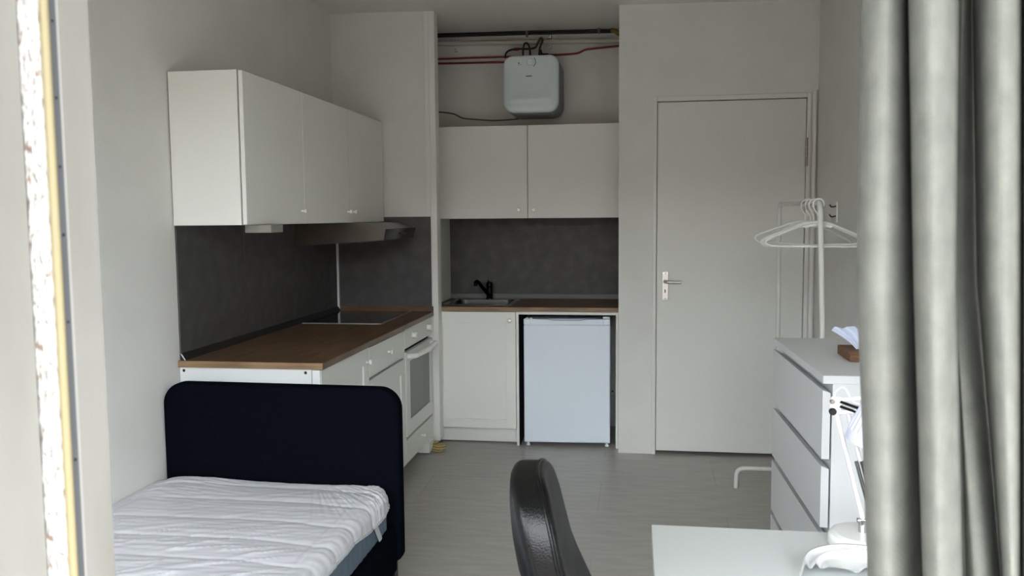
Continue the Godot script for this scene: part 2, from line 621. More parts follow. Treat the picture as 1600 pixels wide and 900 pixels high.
	tube(st, [Vector3(1.002, 0.0, ZB + 0.012), Vector3(1.002, 2.135, ZB + 0.012)], 0.0125, 12)
	struct("trim_2", st, M.trim_paint, "white painted pipe in the corner beside the door")
	# wall round the balcony window
	st = mb()
	box(st, Vector3(-1.87, 2.46, ZW), Vector3(RX + 0.02, 2.8, -0.46), 0.0)
	box(st, Vector3(-1.87, -0.1, ZW), Vector3(-1.78, 2.46, -0.46), 0.0)
	box(st, Vector3(0.93, -0.1, ZW), Vector3(RX + 0.02, 2.46, -0.46), 0.0)
	box(st, Vector3(-1.78, -0.1, ZW), Vector3(-0.47, 0.12, -0.46), 0.0)
	struct("wall_window", st, M.wall_paint, "wall round the balcony door and window")

func balcony_door() -> void:
	var w := Node3D.new()
	w.name = "window_1"
	add_child(w)
	w.position = Vector3(-0.45, 0, -0.55)
	tag(w, "weathered white frame of the balcony window", "", "", "structure")
	var y0 := 0.0
	var y1 := 2.46
	# the upright seen at the left: outer frame, flaking front face, gasket, groove with screws, inner frame
	obj("outer_frame", bx(-0.49, y0, -0.5545, -0.4335, y1, -0.40, 0.0015), M.frame_paint, w)
	var st := mb()
	var fl := []
	var n := FastNoiseLite.new()
	n.seed = 5; n.frequency = 60.0; n.noise_type = FastNoiseLite.TYPE_SIMPLEX
	for j in 420:
		var row := []
		var y := 0.9 + 0.9 * j / 419.0
		for i in 12:
			var u := i / 11.0
			row.append(Vector3(lerpf(-0.4345, -0.4195, u), y, -0.5545 + 0.0011 * n.get_noise_2d(y * 1.2, u * 0.03) + (0.0012 if i > 0 and i < 11 else -0.0005)))
		fl.append(row)
	sheet(st, fl, Vector3.BACK)
	box(st, Vector3(-0.4345, y0, -0.559), Vector3(-0.4195, y1, -0.5552), 0.001)
	obj("flaking_edge", st, M.flaking_paint, w, "bright edge of flaking white paint")
	st = mb()
	tube(st, [Vector3(-0.4179, y0, -0.5606), Vector3(-0.4179, y1, -0.5606)], 0.0033, 12)
	obj("gasket", st, M.gasket_cream, w, "cream rubber seal")
	var g := obj("groove", bx(-0.4335, y0, -0.590, -0.4196, y1, -0.559, 0.0005), M.groove_grey, w)
	for y in [1.575, 1.52, 1.47, 1.42, 1.355, 1.25]:
		st = mb()
		lathe(st, [[0.0011, 0], [0.001, 0.0006], [0, 0.0007]], Vector3(-0.4196, y, -0.5715), Vector3.RIGHT, 10)
		obj("screw", st, M.black_plastic, g)
	obj("inner_frame", bx(-0.47, y0, -0.6125, -0.4184, y1, -0.5755, 0.0012), M.frame_paint, w)
	# rest of the frame and the fixed pane beside it, outside the picture
	st = mb()
	box(st, Vector3(-1.79, 0.1, -0.60), Vector3(-1.73, y1, -0.5), 0.002)
	box(st, Vector3(-1.73, 0.1, -0.60), Vector3(-0.48, 0.16, -0.5), 0.002)
	box(st, Vector3(-1.73, 2.40, -0.60), Vector3(-0.48, y1, -0.5), 0.002)
	box(st, Vector3(0.88, 0.0, -0.60), Vector3(0.94, y1, -0.5), 0.002)
	obj("side_frame", st, M.frame_paint, w)
	obj("pane", bx(-1.735, 0.155, -0.556, -0.475, 2.405, -0.552, 0), M.pane_glass, w)
	struct("added_overhang", bx(-2.6, 2.52, -0.46, 1.8, 2.7, 0.8, 0), M.concrete, "unseen slab added overhead to block the high sky")  # overhang added out of view to cut high sky light near the opening
	struct("added_facade", bx(-45, -6, 30, 45, 6.6, 36, 0), M.blocker_brick, "unseen block added across the street to cut low sky light")  # building added out of view so upper walls and ceiling stay darker
	struct("balcony_slab", bx(-2.2, -0.2, -0.46, 1.4, -0.03, 1.3, 0), M.concrete, "concrete balcony floor outside the door")  # unseen floor under the camera, put in to bounce light indoors

func knob(parent: Node, at: Vector3, axis: Vector3, m: Material, r := 0.0125) -> MeshInstance3D:
	var st := mb()
	lathe(st, [[0, 0], [r * 0.55, 0], [r * 0.42, 0.010], [r * 0.6, 0.014], [r, 0.018], [r, 0.024], [r * 0.85, 0.0275], [0, 0.0285]], Vector3.ZERO, axis, 20)
	var o := local("knob", st, m, parent)
	o.transform = (parent as Node3D).global_transform.affine_inverse() * Transform3D(Basis(), at)
	return o

# framed front: four frame pieces proud of a recessed panel, all one mesh. Along z on the x plane
func shaker_x(x: float, t: float, y0: float, y1: float, z0: float, z1: float, fw: float) -> SurfaceTool:
	var st := mb()
	box(st, Vector3(x - t, y0, z0), Vector3(x, y1, z0 + fw), 0.001)
	box(st, Vector3(x - t, y0, z1 - fw), Vector3(x, y1, z1), 0.001)
	box(st, Vector3(x - t, y0, z0 + fw), Vector3(x, y0 + fw, z1 - fw), 0.0)
	box(st, Vector3(x - t, y1 - fw, z0 + fw), Vector3(x, y1, z1 - fw), 0.0)
	box(st, Vector3(x - t, y0 + fw - 0.001, z0 + fw - 0.001), Vector3(x - 0.008, y1 - fw + 0.001, z1 - fw + 0.001), 0.0)
	return st

func left_kitchen() -> void:
	var o: Node3D
	var st: SurfaceTool
	# splashbacks
	tag(obj("splashback", bx(LX, 0.86, SEAM - 0.0008, LX + 0.008, 1.405, -3.205, 0.0008), M.slate_laminate), "dark slate splashback panel on the left wall, nearest the bed", "splashback")
	tag(obj("splashback", bx(LX, 0.86, -5.068, LX + 0.008, 1.405, SEAM - 0.0022, 0.0008), M.slate_laminate), "dark slate splashback panel on the left wall beside the hob", "splashback")
	tag(obj("splashback", bx(LX + 0.012, 0.884, ZB, -1.246, 1.44, ZB + 0.008, 0.0008), M.slate_laminate), "dark slate splashback on the partition wall behind the hob", "splashback")
	tag(obj("corner_profile", bx(LX + 0.008, 0.87, ZB + 0.008, LX + 0.020, 1.40, ZB + 0.022, 0.001), M.bright_white), "thin pale corner profile between the two dark splashbacks", "trim")
	st = mb()
	prism(st, [Vector2(0, 0), Vector2(0.022, 0), Vector2(0.003, 0.028), Vector2(0, 0.028)], Vector3(LX + 0.008, 0.857, -5.05), Vector3.RIGHT, Vector3.UP, Vector3(0, 0, 1.855))
	var strip := obj("sealing_strip", st, M.slate_strip)
	tag(strip, "black sealing strip along the foot of the left wall splashback", "trim")
	st = mb()
	for k in 2:
		tube(st, [Vector3(LX + 0.010 + k * 0.006, 0.886 - k * 0.003, -3.193), Vector3(LX + 0.030 + k * 0.002, 0.858, -3.192)], 0.0011, 6)
	obj("end_cap", st, M.chrome, strip)
	tag(obj("upstand", bx(LX + 0.025, 0.857, ZB + 0.001, -1.234, 0.888, ZB + 0.02, 0.001), M.oak_cross), "wood effect upstand at the hob end of the worktop", "upstand")
	# worktop
	var wt := obj("worktop", bx(LX + 0.001, 0.8295, -5.062, -1.234, 0.857, -3.187, 0.002), M.oak_top)
	tag(wt, "long brown wood effect worktop along the left wall", "worktop")
	obj("edge_band", bx(LX + 0.002, 0.830, -3.1868, -1.236, 0.8565, -3.1852, 0.0005), M.oak_edge, wt, "light oak end edge")
	# hob
	o = thing("hob", "flat black glass hob with a steel rim set in the worktop", "hob", Vector3(-1.57, 0.857, -4.72))
	obj("glass", bx(-1.815, 0.8572, -5.015, -1.372, 0.8612, -4.408, 0.001), M.black_glass, o)
	st = mb()
	box(st, Vector3(-1.818, 0.8571, -4.408), Vector3(-1.369, 0.8622, -4.403), 0.0008)
	box(st, Vector3(-1.372, 0.8571, -5.018), Vector3(-1.367, 0.8622, -4.403), 0.0008)
	obj("rim", st, M.satin, o)
	# wall cabinets: 62 cm single and 125 cm double
	var fx := -1.535
	o = thing("wall_cabinet", "white single wall cabinet nearest the window on the left wall", "cabinet", Vector3(-1.69, 1.41, -3.49))
	obj("body", bx(LX + 0.006, 1.409, -3.798, fx - 0.025, 2.021, -3.19, 0.001), M.cabinet_white, o)
	var d := obj("door", bx(fx - 0.018, 1.411, -3.786, fx, 2.017, -3.189, 0.0015), M.cabinet_white, o)
	knob(d, Vector3(fx, 1.468, -3.748), Vector3.RIGHT, M.knob_white, 0.010)
	o = thing("wall_cabinet", "white double wall cabinet over the cooker hood", "cabinet", Vector3(-1.69, 1.41, -4.42))
	obj("body", bx(LX + 0.001, 1.409, -5.045, fx - 0.021, 2.021, -3.799, 0.001), M.cabinet_white, o)
	d = obj("door", bx(fx - 0.018, 1.411, -4.415, fx, 2.017, -3.789, 0.0015), M.cabinet_white, o)
	knob(d, Vector3(fx, 1.468, -4.378), Vector3.RIGHT, M.knob_white, 0.010)
	d = obj("door", bx(fx - 0.018, 1.411, -5.042, fx, 2.017, -4.417, 0.0015), M.cabinet_white, o)
	knob(d, Vector3(fx, 1.468, -4.46), Vector3.RIGHT, M.knob_white, 0.010)
	st = bx(-1.60, 1.376, -3.42, -1.485, 1.409, -3.30, 0.003)
	tag(obj("junction_box", st, M.box_grey), "small pale grey box screwed under the near wall cabinet", "junction box")
	# cooker hood
	o = thing("cooker_hood", "slim stainless steel cooker hood under the wall cabinet", "cooker hood", Vector3(-1.6, 1.28, -4.72))
	st = mb()
	prism(st, [Vector2(LX + 0.009, 1.282), Vector2(-1.350, 1.314), Vector2(-1.338, 1.374), Vector2(-1.44, 1.4085), Vector2(LX + 0.009, 1.4085)], Vector3(0, 0, -5.03), Vector3.RIGHT, Vector3.UP, Vector3(0, 0, 0.612))
	obj("housing", st, M.hood_steel, o)
	st = mb()
	prism(st, [Vector2(-1.3515, 1.3135), Vector2(-1.3475, 1.3135), Vector2(-1.3325, 1.374), Vector2(-1.3365, 1.375)], Vector3(0, 0, -5.03), Vector3.RIGHT, Vector3.UP, Vector3(0, 0, 0.605))
	var cp := obj("control_panel", st, M.dark_panel, o)
	obj("slider", bx(-1.342, 1.338, -4.80, -1.332, 1.348, -4.70, 0.002), M.black_plastic, cp)
	# base units
	var x := -1.25
	o = thing("base_cabinet", "white base cabinet behind the headboard with a framed door", "cabinet", Vector3(-1.55, 0, -3.51))
	obj("body", bx(LX + 0.002, 0.06, -3.818, x - 0.035, 0.829, -3.206, 0.001), M.bright_white, o)
	d = obj("side_panel", bx(LX + 0.003, 0.06, -3.206, x - 0.037, 0.828, -3.196, 0.001), M.bright_white, o)
	for px in [-1.836, -1.312]:
		st = mb()
		lathe(st, [[0.0065, 0], [0.0055, 0.001], [0, 0.0012]], Vector3(px, 0.815, -3.1962), Vector3.BACK, 14)
		obj("screw", st, M.black_plastic, d)
	obj("front_edge", bx(x - 0.034, 0.06, -3.206, x - 0.002, 0.826, -3.196, 0.001), M.bright_white, o)
	d = obj("door", shaker_x(x, 0.018, 0.075, 0.824, -3.8165, -3.2065, 0.075), M.cabinet_white, o)
	knob(d, Vector3(x, 0.758, -3.778), Vector3.RIGHT, M.knob_white)
	o = thing("base_cabinet", "white base cabinet with drawer over a framed door beside the oven", "cabinet", Vector3(-1.55, 0, -4.13))
	obj("body", bx(LX + 0.002, 0.06, -4.442, x - 0.045, 0.829, -3.820, 0.001), M.cabinet_white, o)
	d = obj("drawer", bx(x - 0.018, 0.676, -4.4395, x, 0.820, -3.8215, 0.0015), M.cabinet_white, o)
	knob(d, Vector3(x, 0.752, -4.13), Vector3.RIGHT, M.knob_white)
	d = obj("door", shaker_x(x, 0.018, 0.075, 0.664, -4.4395, -3.8215, 0.075), M.cabinet_white, o)
	knob(d, Vector3(x, 0.600, -3.865), Vector3.RIGHT, M.knob_white)
	o = thing("oven_cabinet", "white tall-fronted oven housing at the end of the worktop", "cabinet", Vector3(-1.55, 0, -4.75))
	st = mb()
	box(st, Vector3(LX + 0.002, 0.06, -5.066), Vector3(x - 0.03, 0.18, -4.444), 0.001)
	box(st, Vector3(LX + 0.002, 0.21, -5.066), Vector3(x - 0.02, 0.829, -5.058), 0.001)
	box(st, Vector3(LX + 0.002, 0.21, -4.451), Vector3(x - 0.02, 0.829, -4.444), 0.001)
	obj("body", st, M.cabinet_white, o)
	d = obj("drawer", bx(x - 0.018, 0.075, -5.064, x, 0.206, -4.445, 0.0015), M.cabinet_white, o)
	knob(d, Vector3(x, 0.152, -4.775), Vector3.RIGHT, M.knob_white, 0.010)
	obj("plinth", bx(-1.60, 0.012, -5.0, -1.232, 0.074, -4.885, 0.001), M.cabinet_white, o)
	# oven
	o = thing("oven", "white built-in oven with two dials, bar handle and dark window", "oven", Vector3(-1.5, 0.21, -4.75))
	obj("cavity", bx(-1.80, 0.185, -5.056, x - 0.024, 0.826, -4.453, 0.001), M.shadow_gap, o)  # solid dark block; its black stands in for shade in the gaps
	var pan := obj("control_panel", bx(x - 0.022, 0.716, -5.062, x, 0.826, -4.450, 0.0015), M.cabinet_white, o)
	for z in [-4.61, -4.955]:
		st = mb()
		lathe(st, [[0.021, 0], [0.021, 0.003], [0.017, 0.004], [0.016, 0.022], [0.013, 0.025], [0, 0.025]], Vector3(x, 0.772, z), Vector3.RIGHT, 24)
		box(st, Vector3(x + 0.02, 0.756, z - 0.003), Vector3(x + 0.0275, 0.788, z + 0.003), 0.001)
		obj("dial", st, M.knob_white, pan)
	st = mb()
	for q in [[0.222, 0.305], [0.635, 0.694]]:
		box(st, Vector3(x - 0.022, q[0], -5.060), Vector3(x + 0.002, q[1], -4.459), 0.001)
	box(st, Vector3(x - 0.022, 0.305, -5.060), Vector3(x + 0.002, 0.635, -5.000), 0.0005)
	box(st, Vector3(x - 0.022, 0.305, -4.535), Vector3(x + 0.002, 0.635, -4.459), 0.0005)
	d = obj("door", st, M.cabinet_white, o)
	obj("window", bx(x - 0.015, 0.300, -5.005, x - 0.003, 0.640, -4.530, 0.0005), M.oven_glass, d)
	st = mb()
	tube(st, bend([Vector3(x, 0.668, -5.02), Vector3(x + 0.040, 0.670, -5.00), Vector3(x + 0.058, 0.670, -4.75), Vector3(x + 0.040, 0.670, -4.50), Vector3(x, 0.670, -4.48)], 0.03), 0.0155, 14)
	obj("handle", st, M.knob_white, d)
	# pale yellow hose coil at the foot of the trim
	st = mb()
	var pts := []
	for i in 61:
		var a := TAU * i / 24.0 + 1.2
		pts.append(Vector3(-1.198 + cos(a) * (0.040 - i * 0.0001), 0.007 + 0.040 * i / 60.0, -4.985 + sin(a) * 0.040))
	tube(st, pts, 0.006, 8)
	var hs := obj("hose_coil", st, M.hose_yellow)
	tag(hs, "small coil of yellow hose on the floor at the partition", "hose")
	st = mb()
	lathe(st, [[0, 0], [0.008, 0], [0.008, 0.02], [0.006, 0.024], [0, 0.024]], Vector3(-1.185, 0.009, -4.955), Vector3(0.8, 0.05, 0.5), 12)
	obj("fitting", st, M.satin, hs)

func niche() -> void:
	var o: Node3D
	var st: SurfaceTool
	var L := -1.270
	var R := -0.1045
	# wall cabinet
	o = thing("wall_cabinet", "white double wall cabinet inside the niche above the sink", "cabinet", Vector3(-0.69, 1.43, -5.56))
	obj("body", bx(L, 1.432, ZN + 0.001, R, 2.014, -5.421, 0.001), M.cabinet_white, o)
	var d := obj("door", bx(L, 1.425, -5.419, -0.690, 2.016, -5.40, 0.0015), M.cabinet_white, o)
	knob(d, Vector3(-0.745, 1.479, -5.40), Vector3.BACK, M.satin, 0.0125)
	d = obj("door", bx(-0.6865, 1.425, -5.419, R, 2.016, -5.40, 0.0015), M.cabinet_white, o)
	knob(d, Vector3(-0.650, 1.479, -5.40), Vector3.BACK, M.satin, 0.0125)
	# splashback
	tag(obj("splashback", bx(-1.270, 0.905, ZN, R, 1.431, ZN + 0.008, 0.0008), M.slate_laminate), "dark slate splashback behind the sink in the niche", "splashback")
	tag(obj("upstand", bx(-1.270, 0.878, ZN + 0.001, R, 0.909, ZN + 0.02, 0.001), M.grey_strip), "grey upstand along the back of the sink worktop", "upstand")
	# worktop round the sink opening
	st = mb()
	var f := -5.145
	box(st, Vector3(L, 0.849, -5.262), Vector3(R, 0.877, f), 0.002)
	box(st, Vector3(L, 0.849, ZN + 0.001), Vector3(R, 0.877, -5.665), 0.0)
	box(st, Vector3(L, 0.849, -5.665), Vector3(-1.195, 0.877, -5.262), 0.0)
	box(st, Vector3(-0.795, 0.849, -5.665), Vector3(R, 0.877, -5.262), 0.0)
	var wt := obj("worktop", st, M.oak_cross)
	tag(wt, "short brown wood effect worktop holding the sink in the niche", "worktop")
	obj("edge_band", bx(L, 0.8495, f - 0.0005, R, 0.8765, f + 0.0012, 0.0005), M.oak_edge, wt, "lighter front edge")
	# sink
	o = thing("sink", "stainless steel inset sink in the niche worktop", "sink", Vector3(-1.0, 0.877, -5.46))
	st = mb()
	var x0 := -1.222
	var x1 := -0.768
	var z0 := -5.695
	var z1 := -5.238
	box(st, Vector3(x0, 0.8772, z1 - 0.036), Vector3(x1, 0.882, z1), 0.0015)
	box(st, Vector3(x0, 0.8772, z0), Vector3(x1, 0.882, z0 + 0.095), 0.0015)
	box(st, Vector3(x0, 0.8772, z0 + 0.09), Vector3(x0 + 0.036, 0.882, z1 - 0.03), 0.0015)
	box(st, Vector3(x1 - 0.036, 0.8772, z0 + 0.09), Vector3(x1, 0.882, z1 - 0.03), 0.0015)
	obj("rim", st, M.sink_steel, o)
	st = mb()
	var a := rrect(x0 + 0.034, z0 + 0.09, x1 - 0.034, z1 - 0.034, [0.05, 0.05, 0.05, 0.05])
	var rows := []
	for q in [[0.0, 0.8815], [0.003, 0.874], [0.010, 0.76], [0.022, 0.742], [0.05, 0.735], [0.14, 0.732], [0.19, 0.731]]:
		var row := []
		for i in a.size() + 1:
			var v: Vector2 = a[i % a.size()]
			var c := Vector2((x0 + x1) / 2, (z0 + z1) / 2 + 0.03)
			var w := v.move_toward(c, q[0])
			row.append(Vector3(w.x, q[1], w.y))
		rows.append(row)
	for j in rows.size() - 1:
		for i in rows[0].size() - 1:
			var na: Vector3 = ((rows[j][i + 1] - rows[j][i]).cross(rows[j + 1][i] - rows[j][i])).normalized()
			var inward := Vector3((x0 + x1) / 2, 0.95, (z0 + z1) / 2) - (rows[j][i] as Vector3)
			if na.dot(inward) < 0: na = -na
			quad(st, rows[j][i], rows[j][i + 1], rows[j + 1][i + 1], rows[j + 1][i], na)
	obj("basin", st, M.sink_steel, o)
	st = mb()
	lathe(st, [[0.035, 0], [0.033, 0.003], [0.012, 0.001], [0, 0.001]], Vector3(-0.995, 0.7315, -5.44), Vector3.UP, 24)
	obj("drain", st, M.chrome, o)
	# tap
	o = thing("tap", "chrome mixer tap with dark reflections painted in and slanting spout behind the sink", "tap", Vector3(-0.986, 0.882, -5.645))
	st = mb()
	lathe(st, [[0, 0], [0.026, 0], [0.026, 0.004], [0.0215, 0.008], [0.021, 0.075], [0.022, 0.08], [0, 0.08]], Vector3(-0.986, 0.882, -5.645), Vector3.UP, 24)
	obj("body", st, M.dark_chrome, o)
	st = mb()
	tube(st, curve([Vector3(-0.987, 0.905, -5.632), Vector3(-1.000, 0.93, -5.60), Vector3(-1.022, 0.972, -5.55), Vector3(-1.038, 1.003, -5.515), Vector3(-1.047, 1.008, -5.497), Vector3(-1.052, 0.998, -5.488)], 5), 0.0125, 12)
	lathe(st, [[0, 0], [0.013, 0], [0.013, 0.02], [0, 0.02]], Vector3(-1.052, 0.980, -5.488), Vector3.UP, 16)
	obj("spout", st, M.dark_chrome, o)
	st = mb()
	lathe(st, [[0.021, 0], [0.0225, 0.004], [0.0215, 0.026], [0.014, 0.033], [0, 0.034]], Vector3(-0.986, 0.963, -5.645), Vector3.UP, 24)
	tube(st, [Vector3(-0.986, 0.988, -5.645), Vector3(-0.984, 1.003, -5.60), Vector3(-0.983, 1.010, -5.57)], 0.0065, 10)
	obj("lever", st, M.dark_chrome, o)
	# sink base cabinet
	o = thing("base_cabinet", "white base cabinet with one framed door under the sink", "cabinet", Vector3(-1.0, 0, -5.43))
	obj("body", bx(L, 0.105, ZN + 0.02, -0.7365, 0.7, -5.167, 0.001), M.cabinet_white, o)
	st = mb()
	var xa := L
	var xb := -0.7375
	box(st, Vector3(xa, 0.110, f - 0.02), Vector3(xa + 0.07, 0.846, f), 0.001)
	box(st, Vector3(-0.797, 0.110, f - 0.02), Vector3(xb, 0.846, f), 0.001)
	box(st, Vector3(xa + 0.07, 0.110, f - 0.02), Vector3(-0.797, 0.168, f), 0.0008)
	box(st, Vector3(xa + 0.07, 0.776, f - 0.02), Vector3(-0.797, 0.846, f), 0.0008)
	box(st, Vector3(xa + 0.069, 0.167, f - 0.02), Vector3(-0.796, 0.777, f - 0.011), 0.0)
	d = obj("door", st, M.cabinet_white, o)
	knob(d, Vector3(-0.772, 0.794, f), Vector3.BACK, M.satin)
	obj("plinth", bx(L, 0.008, -5.24, -0.7365, 0.100, -5.215, 0.001), M.cabinet_white, o)
	# panels round the fridge
	o = thing("fridge_surround", "white side panels and top rail framing the fridge bay", "cabinet", Vector3(-0.42, 0, -5.4))
	obj("side_panel", bx(-0.7345, 0.003, -5.70, -0.7185, 0.848, f, 0.001), M.cabinet_white, o)
	obj("side_panel", bx(-0.1195, 0.003, -5.70, -0.1045, 0.848, f, 0.001), M.cabinet_white, o)
	obj("top_rail", bx(-0.7185, 0.832, -5.18, -0.1195, 0.848, f - 0.001, 0.001), M.cabinet_white, o)
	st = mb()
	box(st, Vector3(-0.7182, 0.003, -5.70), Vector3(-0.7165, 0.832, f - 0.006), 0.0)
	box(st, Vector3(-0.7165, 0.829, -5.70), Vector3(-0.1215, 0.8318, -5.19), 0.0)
	obj("shade_sheet", st, M.bay_shade, o, "added dark sheets standing in for shade in the bay")  # sheets added so the gaps round the fridge look shaded
	# fridge, standing slightly turned
	o = thing("fridge", "small white fridge standing under the niche worktop", "fridge", Vector3(-0.42, 0, -5.42))
	obj("body", bx(-0.680, 0.03, -5.66, -0.150, 0.800, -5.215, 0.004), M.fridge_white, o)
	d = obj("door", bx(-0.684, 0.026, -5.208, -0.150, 0.768, -5.165, 0.006), M.fridge_white, o)
	st = mb()
	box(st, Vector3(-0.684, 0.7685, -5.208), Vector3(-0.642, 0.803, -5.165), 0.003)
	box(st, Vector3(-0.193, 0.7685, -5.208), Vector3(-0.150, 0.803, -5.165), 0.003)
	prism(st, [Vector2(-0.642, 0.7685), Vector2(-0.193, 0.7685), Vector2(-0.193, 0.801), Vector2(-0.30, 0.799), Vector2(-0.33, 0.793), Vector2(-0.50, 0.793), Vector2(-0.53, 0.799), Vector2(-0.642, 0.802)], Vector3(0, 0, -5.208), Vector3.RIGHT, Vector3.UP, Vector3(0, 0, 0.036))
	obj("handle_strip", st, M.fridge_white, d)
	st = mb()
	box(st, Vector3(-0.195, 0.806, -5.225), Vector3(-0.152, 0.818, -5.168), 0.002)
	obj("hinge_cover", st, M.bright_white, o)
	st = mb()
	for k in 2:
		lathe(st, [[0.010, 0], [0.010, 0.005], [0.006, 0.009], [0, 0.009]], Vector3(-0.665 + 0.025 * k, 0.801, -5.19), Vector3.UP, 14)
	obj("hole_cap", st, M.bright_white, o)
	for px in [-0.662, -0.170]:
		for pz in [-5.20, -5.6]:
			st = mb()
			lathe(st, [[0, 0], [0.013, 0], [0.013, 0.008], [0.008, 0.01], [0.008, 0.03], [0, 0.03]], Vector3(px, 0.0, pz), Vector3.UP, 14)
			obj("foot", st, M.bright_white, o)
	o.rotation.y = deg_to_rad(2.6)
	o.position.x -= 0.016
	st = mb()
	slab(st, rrect(-0.195, 0.222, -0.128, 0.326, [0.004, 0.004, 0.004, 0.004], 3), 0.012, 0.003, func(v): return Vector3(v.x, v.y, ZN + v.z))
	var sk := obj("wall_socket", st, M.trim_paint)
	tag(sk, "white wall socket low down beside the fridge", "socket")
	st = mb()
	lathe(st, [[0.006, 0], [0.005, 0.001], [0, 0.0012]], Vector3(-0.154, 0.246, ZN + 0.012), Vector3.BACK, 12)
	obj("pin_hole", st, M.black_plastic, sk)
	# water heater
	o = thing("water_heater", "small square white water heater hung high in the niche", "water heater", Vector3(-0.665, 2.1, -5.57))
	st = mb()
	slab(st, rrect(-0.835, 2.085, -0.478, 2.452, [0.075, 0.075, 0.07, 0.07], 9), 0.26, 0.02, func(v): return Vector3(v.x, v.y, ZN + 0.012 + v.z))
	obj("tank", st, M.boiler_shell, o)
	st = mb()
	slab(st, rrect(-0.843, 2.097, -0.487, 2.457, [0.07, 0.07, 0.062, 0.062], 9), 0.055, 0.016, func(v):
		var t: float = clampf((v.y - 2.097) / 0.36, 0.0, 1.0)
		var b: float = 0.018 * exp(-pow((t - 0.22) / 0.10, 2.0)) * clampf((0.17 - absf(v.x + 0.665)) / 0.04, 0.0, 1.0)
		return Vector3(v.x, v.y, -5.472 + v.z + (b if v.z > 0.03 else 0.0)), 5, 24)
	var cover := obj("front_cover", st, M.boiler_white, o)
	st = mb()
	lathe(st, [[0.027, 0], [0.027, 0.004], [0.023, 0.005], [0.021, 0.014], [0.018, 0.016], [0, 0.016]], Vector3(-0.668, 2.413, -5.4175), Vector3.BACK, 32)
	obj("dial", st, M.boiler_white, cover)
	st = mb()
	for k in 12:
		var g := -0.9 + k * 0.15
		box(st, Vector3(-0.668 + cos(g) * 0.034 - 0.0015, 2.413 + sin(g) * 0.034 - 0.0035, -5.4175), Vector3(-0.668 + cos(g) * 0.034 + 0.0015, 2.413 + sin(g) * 0.034 + 0.0035, -5.4165), 0.0002)
	obj("dial_marking", st, M.print_black, cover)
	st = mb()
	lathe(st, [[0.0045, 0], [0.004, 0.002], [0, 0.0025]], Vector3(-0.742, 2.409, -5.4172), Vector3.BACK, 14)
	box(st, Vector3(-0.750, 2.398, -5.4175), Vector3(-0.728, 2.400, -5.4168), 0.0002)
	obj("indicator", st, M.print_black, cover)
	st = mb()
	for k in 7:                                            # an illegible dark word
		var gx := -0.697 + k * 0.0055
		box(st, Vector3(gx, 2.322, -5.4175), Vector3(gx + 0.0042, 2.3295, -5.4166), 0.0003)
	obj("lettering", st, M.print_black, cover)
	# pipes on the back wall
	st = mb()
	tube(st, [Vector3(-1.455, 2.604, -5.665), Vector3(-0.68, 2.587, -5.665), Vector3(-0.103, 2.574, -5.665)], 0.0165, 14)
	var wp := obj("waste_pipe", st, M.pipe_white)
	tag(wp, "thick pale pipe running across the niche above the heater", "pipe")
	for px in [-1.205, -0.572]:
		for y in [2.559, 2.621]:
			var br := obj("bracket", bx(px - 0.013, y - 0.011, ZN, px + 0.013, y + 0.011, -5.665, 0.002), M.trim_paint, wp)
			st = mb()
			lathe(st, [[0.004, 0], [0.003, 0.002], [0, 0.002]], Vector3(px, y, -5.665), Vector3.BACK, 10)
			obj("screw", st, M.black_plastic, br)
	for k in 2:
		st = mb()
		tube(st, [Vector3(-1.455, 2.647 + k * 0.014, -5.66), Vector3(-0.68, 2.639 + k * 0.014, -5.66), Vector3(-0.16, 2.630 + k * 0.014, -5.66)], 0.0068, 10)
		var bp := obj("black_conduit", st, M.cable_black)
		tag(bp, ["lower of two black conduits under the niche ceiling", "upper of two black conduits under the niche ceiling"][k], "conduit")
		if k == 0:
			for px in [-0.72, -0.245]:
				obj("clip", bx(px - 0.008, 2.622, -5.675, px + 0.008, 2.657, -5.648, 0.002), M.grey_strip, bp)
	st = mb()
	tube(st, curve([Vector3(-0.165, 2.640, -5.655), Vector3(-0.14, 2.634, -5.65), Vector3(-0.103, 2.608, -5.65)], 4), 0.014, 10)
	tag(obj("yellow_sleeve", st, M.foam_yellow), "yellow sleeve where the black conduits enter the right side wall", "sleeve")
	var lines := [
		["upper copper pipe left of the water heater", [Vector3(-1.455, 2.502, -5.68), Vector3(-0.88, 2.500, -5.68), Vector3(-0.80, 2.499, -5.68)]],
		["lower copper pipe left of the water heater", [Vector3(-1.455, 2.473, -5.68), Vector3(-0.88, 2.466, -5.68), Vector3(-0.80, 2.464, -5.69)]],
		["bent copper pipe right of the water heater", [Vector3(-0.60, 2.500, -5.67), Vector3(-0.50, 2.499, -5.67), Vector3(-0.40, 2.503, -5.67), Vector3(-0.365, 2.512, -5.67), Vector3(-0.335, 2.525, -5.67), Vector3(-0.29, 2.530, -5.67), Vector3(-0.103, 2.543, -5.67)]]]
	for q in lines:
		st = mb()
		tube(st, q[1] if q[1].size() < 4 else curve(q[1], 5), 0.0068, 10)
		tag(obj("copper_pipe", st, M.copper), q[0], "pipe")
	st = mb()
	tube(st, curve([Vector3(-0.862, 2.485, -5.64), Vector3(-0.855, 2.510, -5.62), Vector3(-0.825, 2.527, -5.60), Vector3(-0.77, 2.531, -5.59), Vector3(-0.70, 2.527, -5.58), Vector3(-0.655, 2.535, -5.58), Vector3(-0.635, 2.57, -5.58), Vector3(-0.618, 2.594, -5.58), Vector3(-0.606, 2.575, -5.58), Vector3(-0.625, 2.53, -5.58), Vector3(-0.632, 2.44, -5.58)], 5), 0.0065, 8)
	var fx := obj("flexible_hose", st, M.braid)
	tag(fx, "looped dark flexible hose rising right of the heater's dial", "hose")
	st = mb()
	lathe(st, [[0, 0], [0.010, 0], [0.010, 0.03], [0, 0.03]], Vector3(-0.795, 2.530, -5.59), Vector3.RIGHT, 12)
	obj("coupling", st, M.copper, fx)
	st = mb()
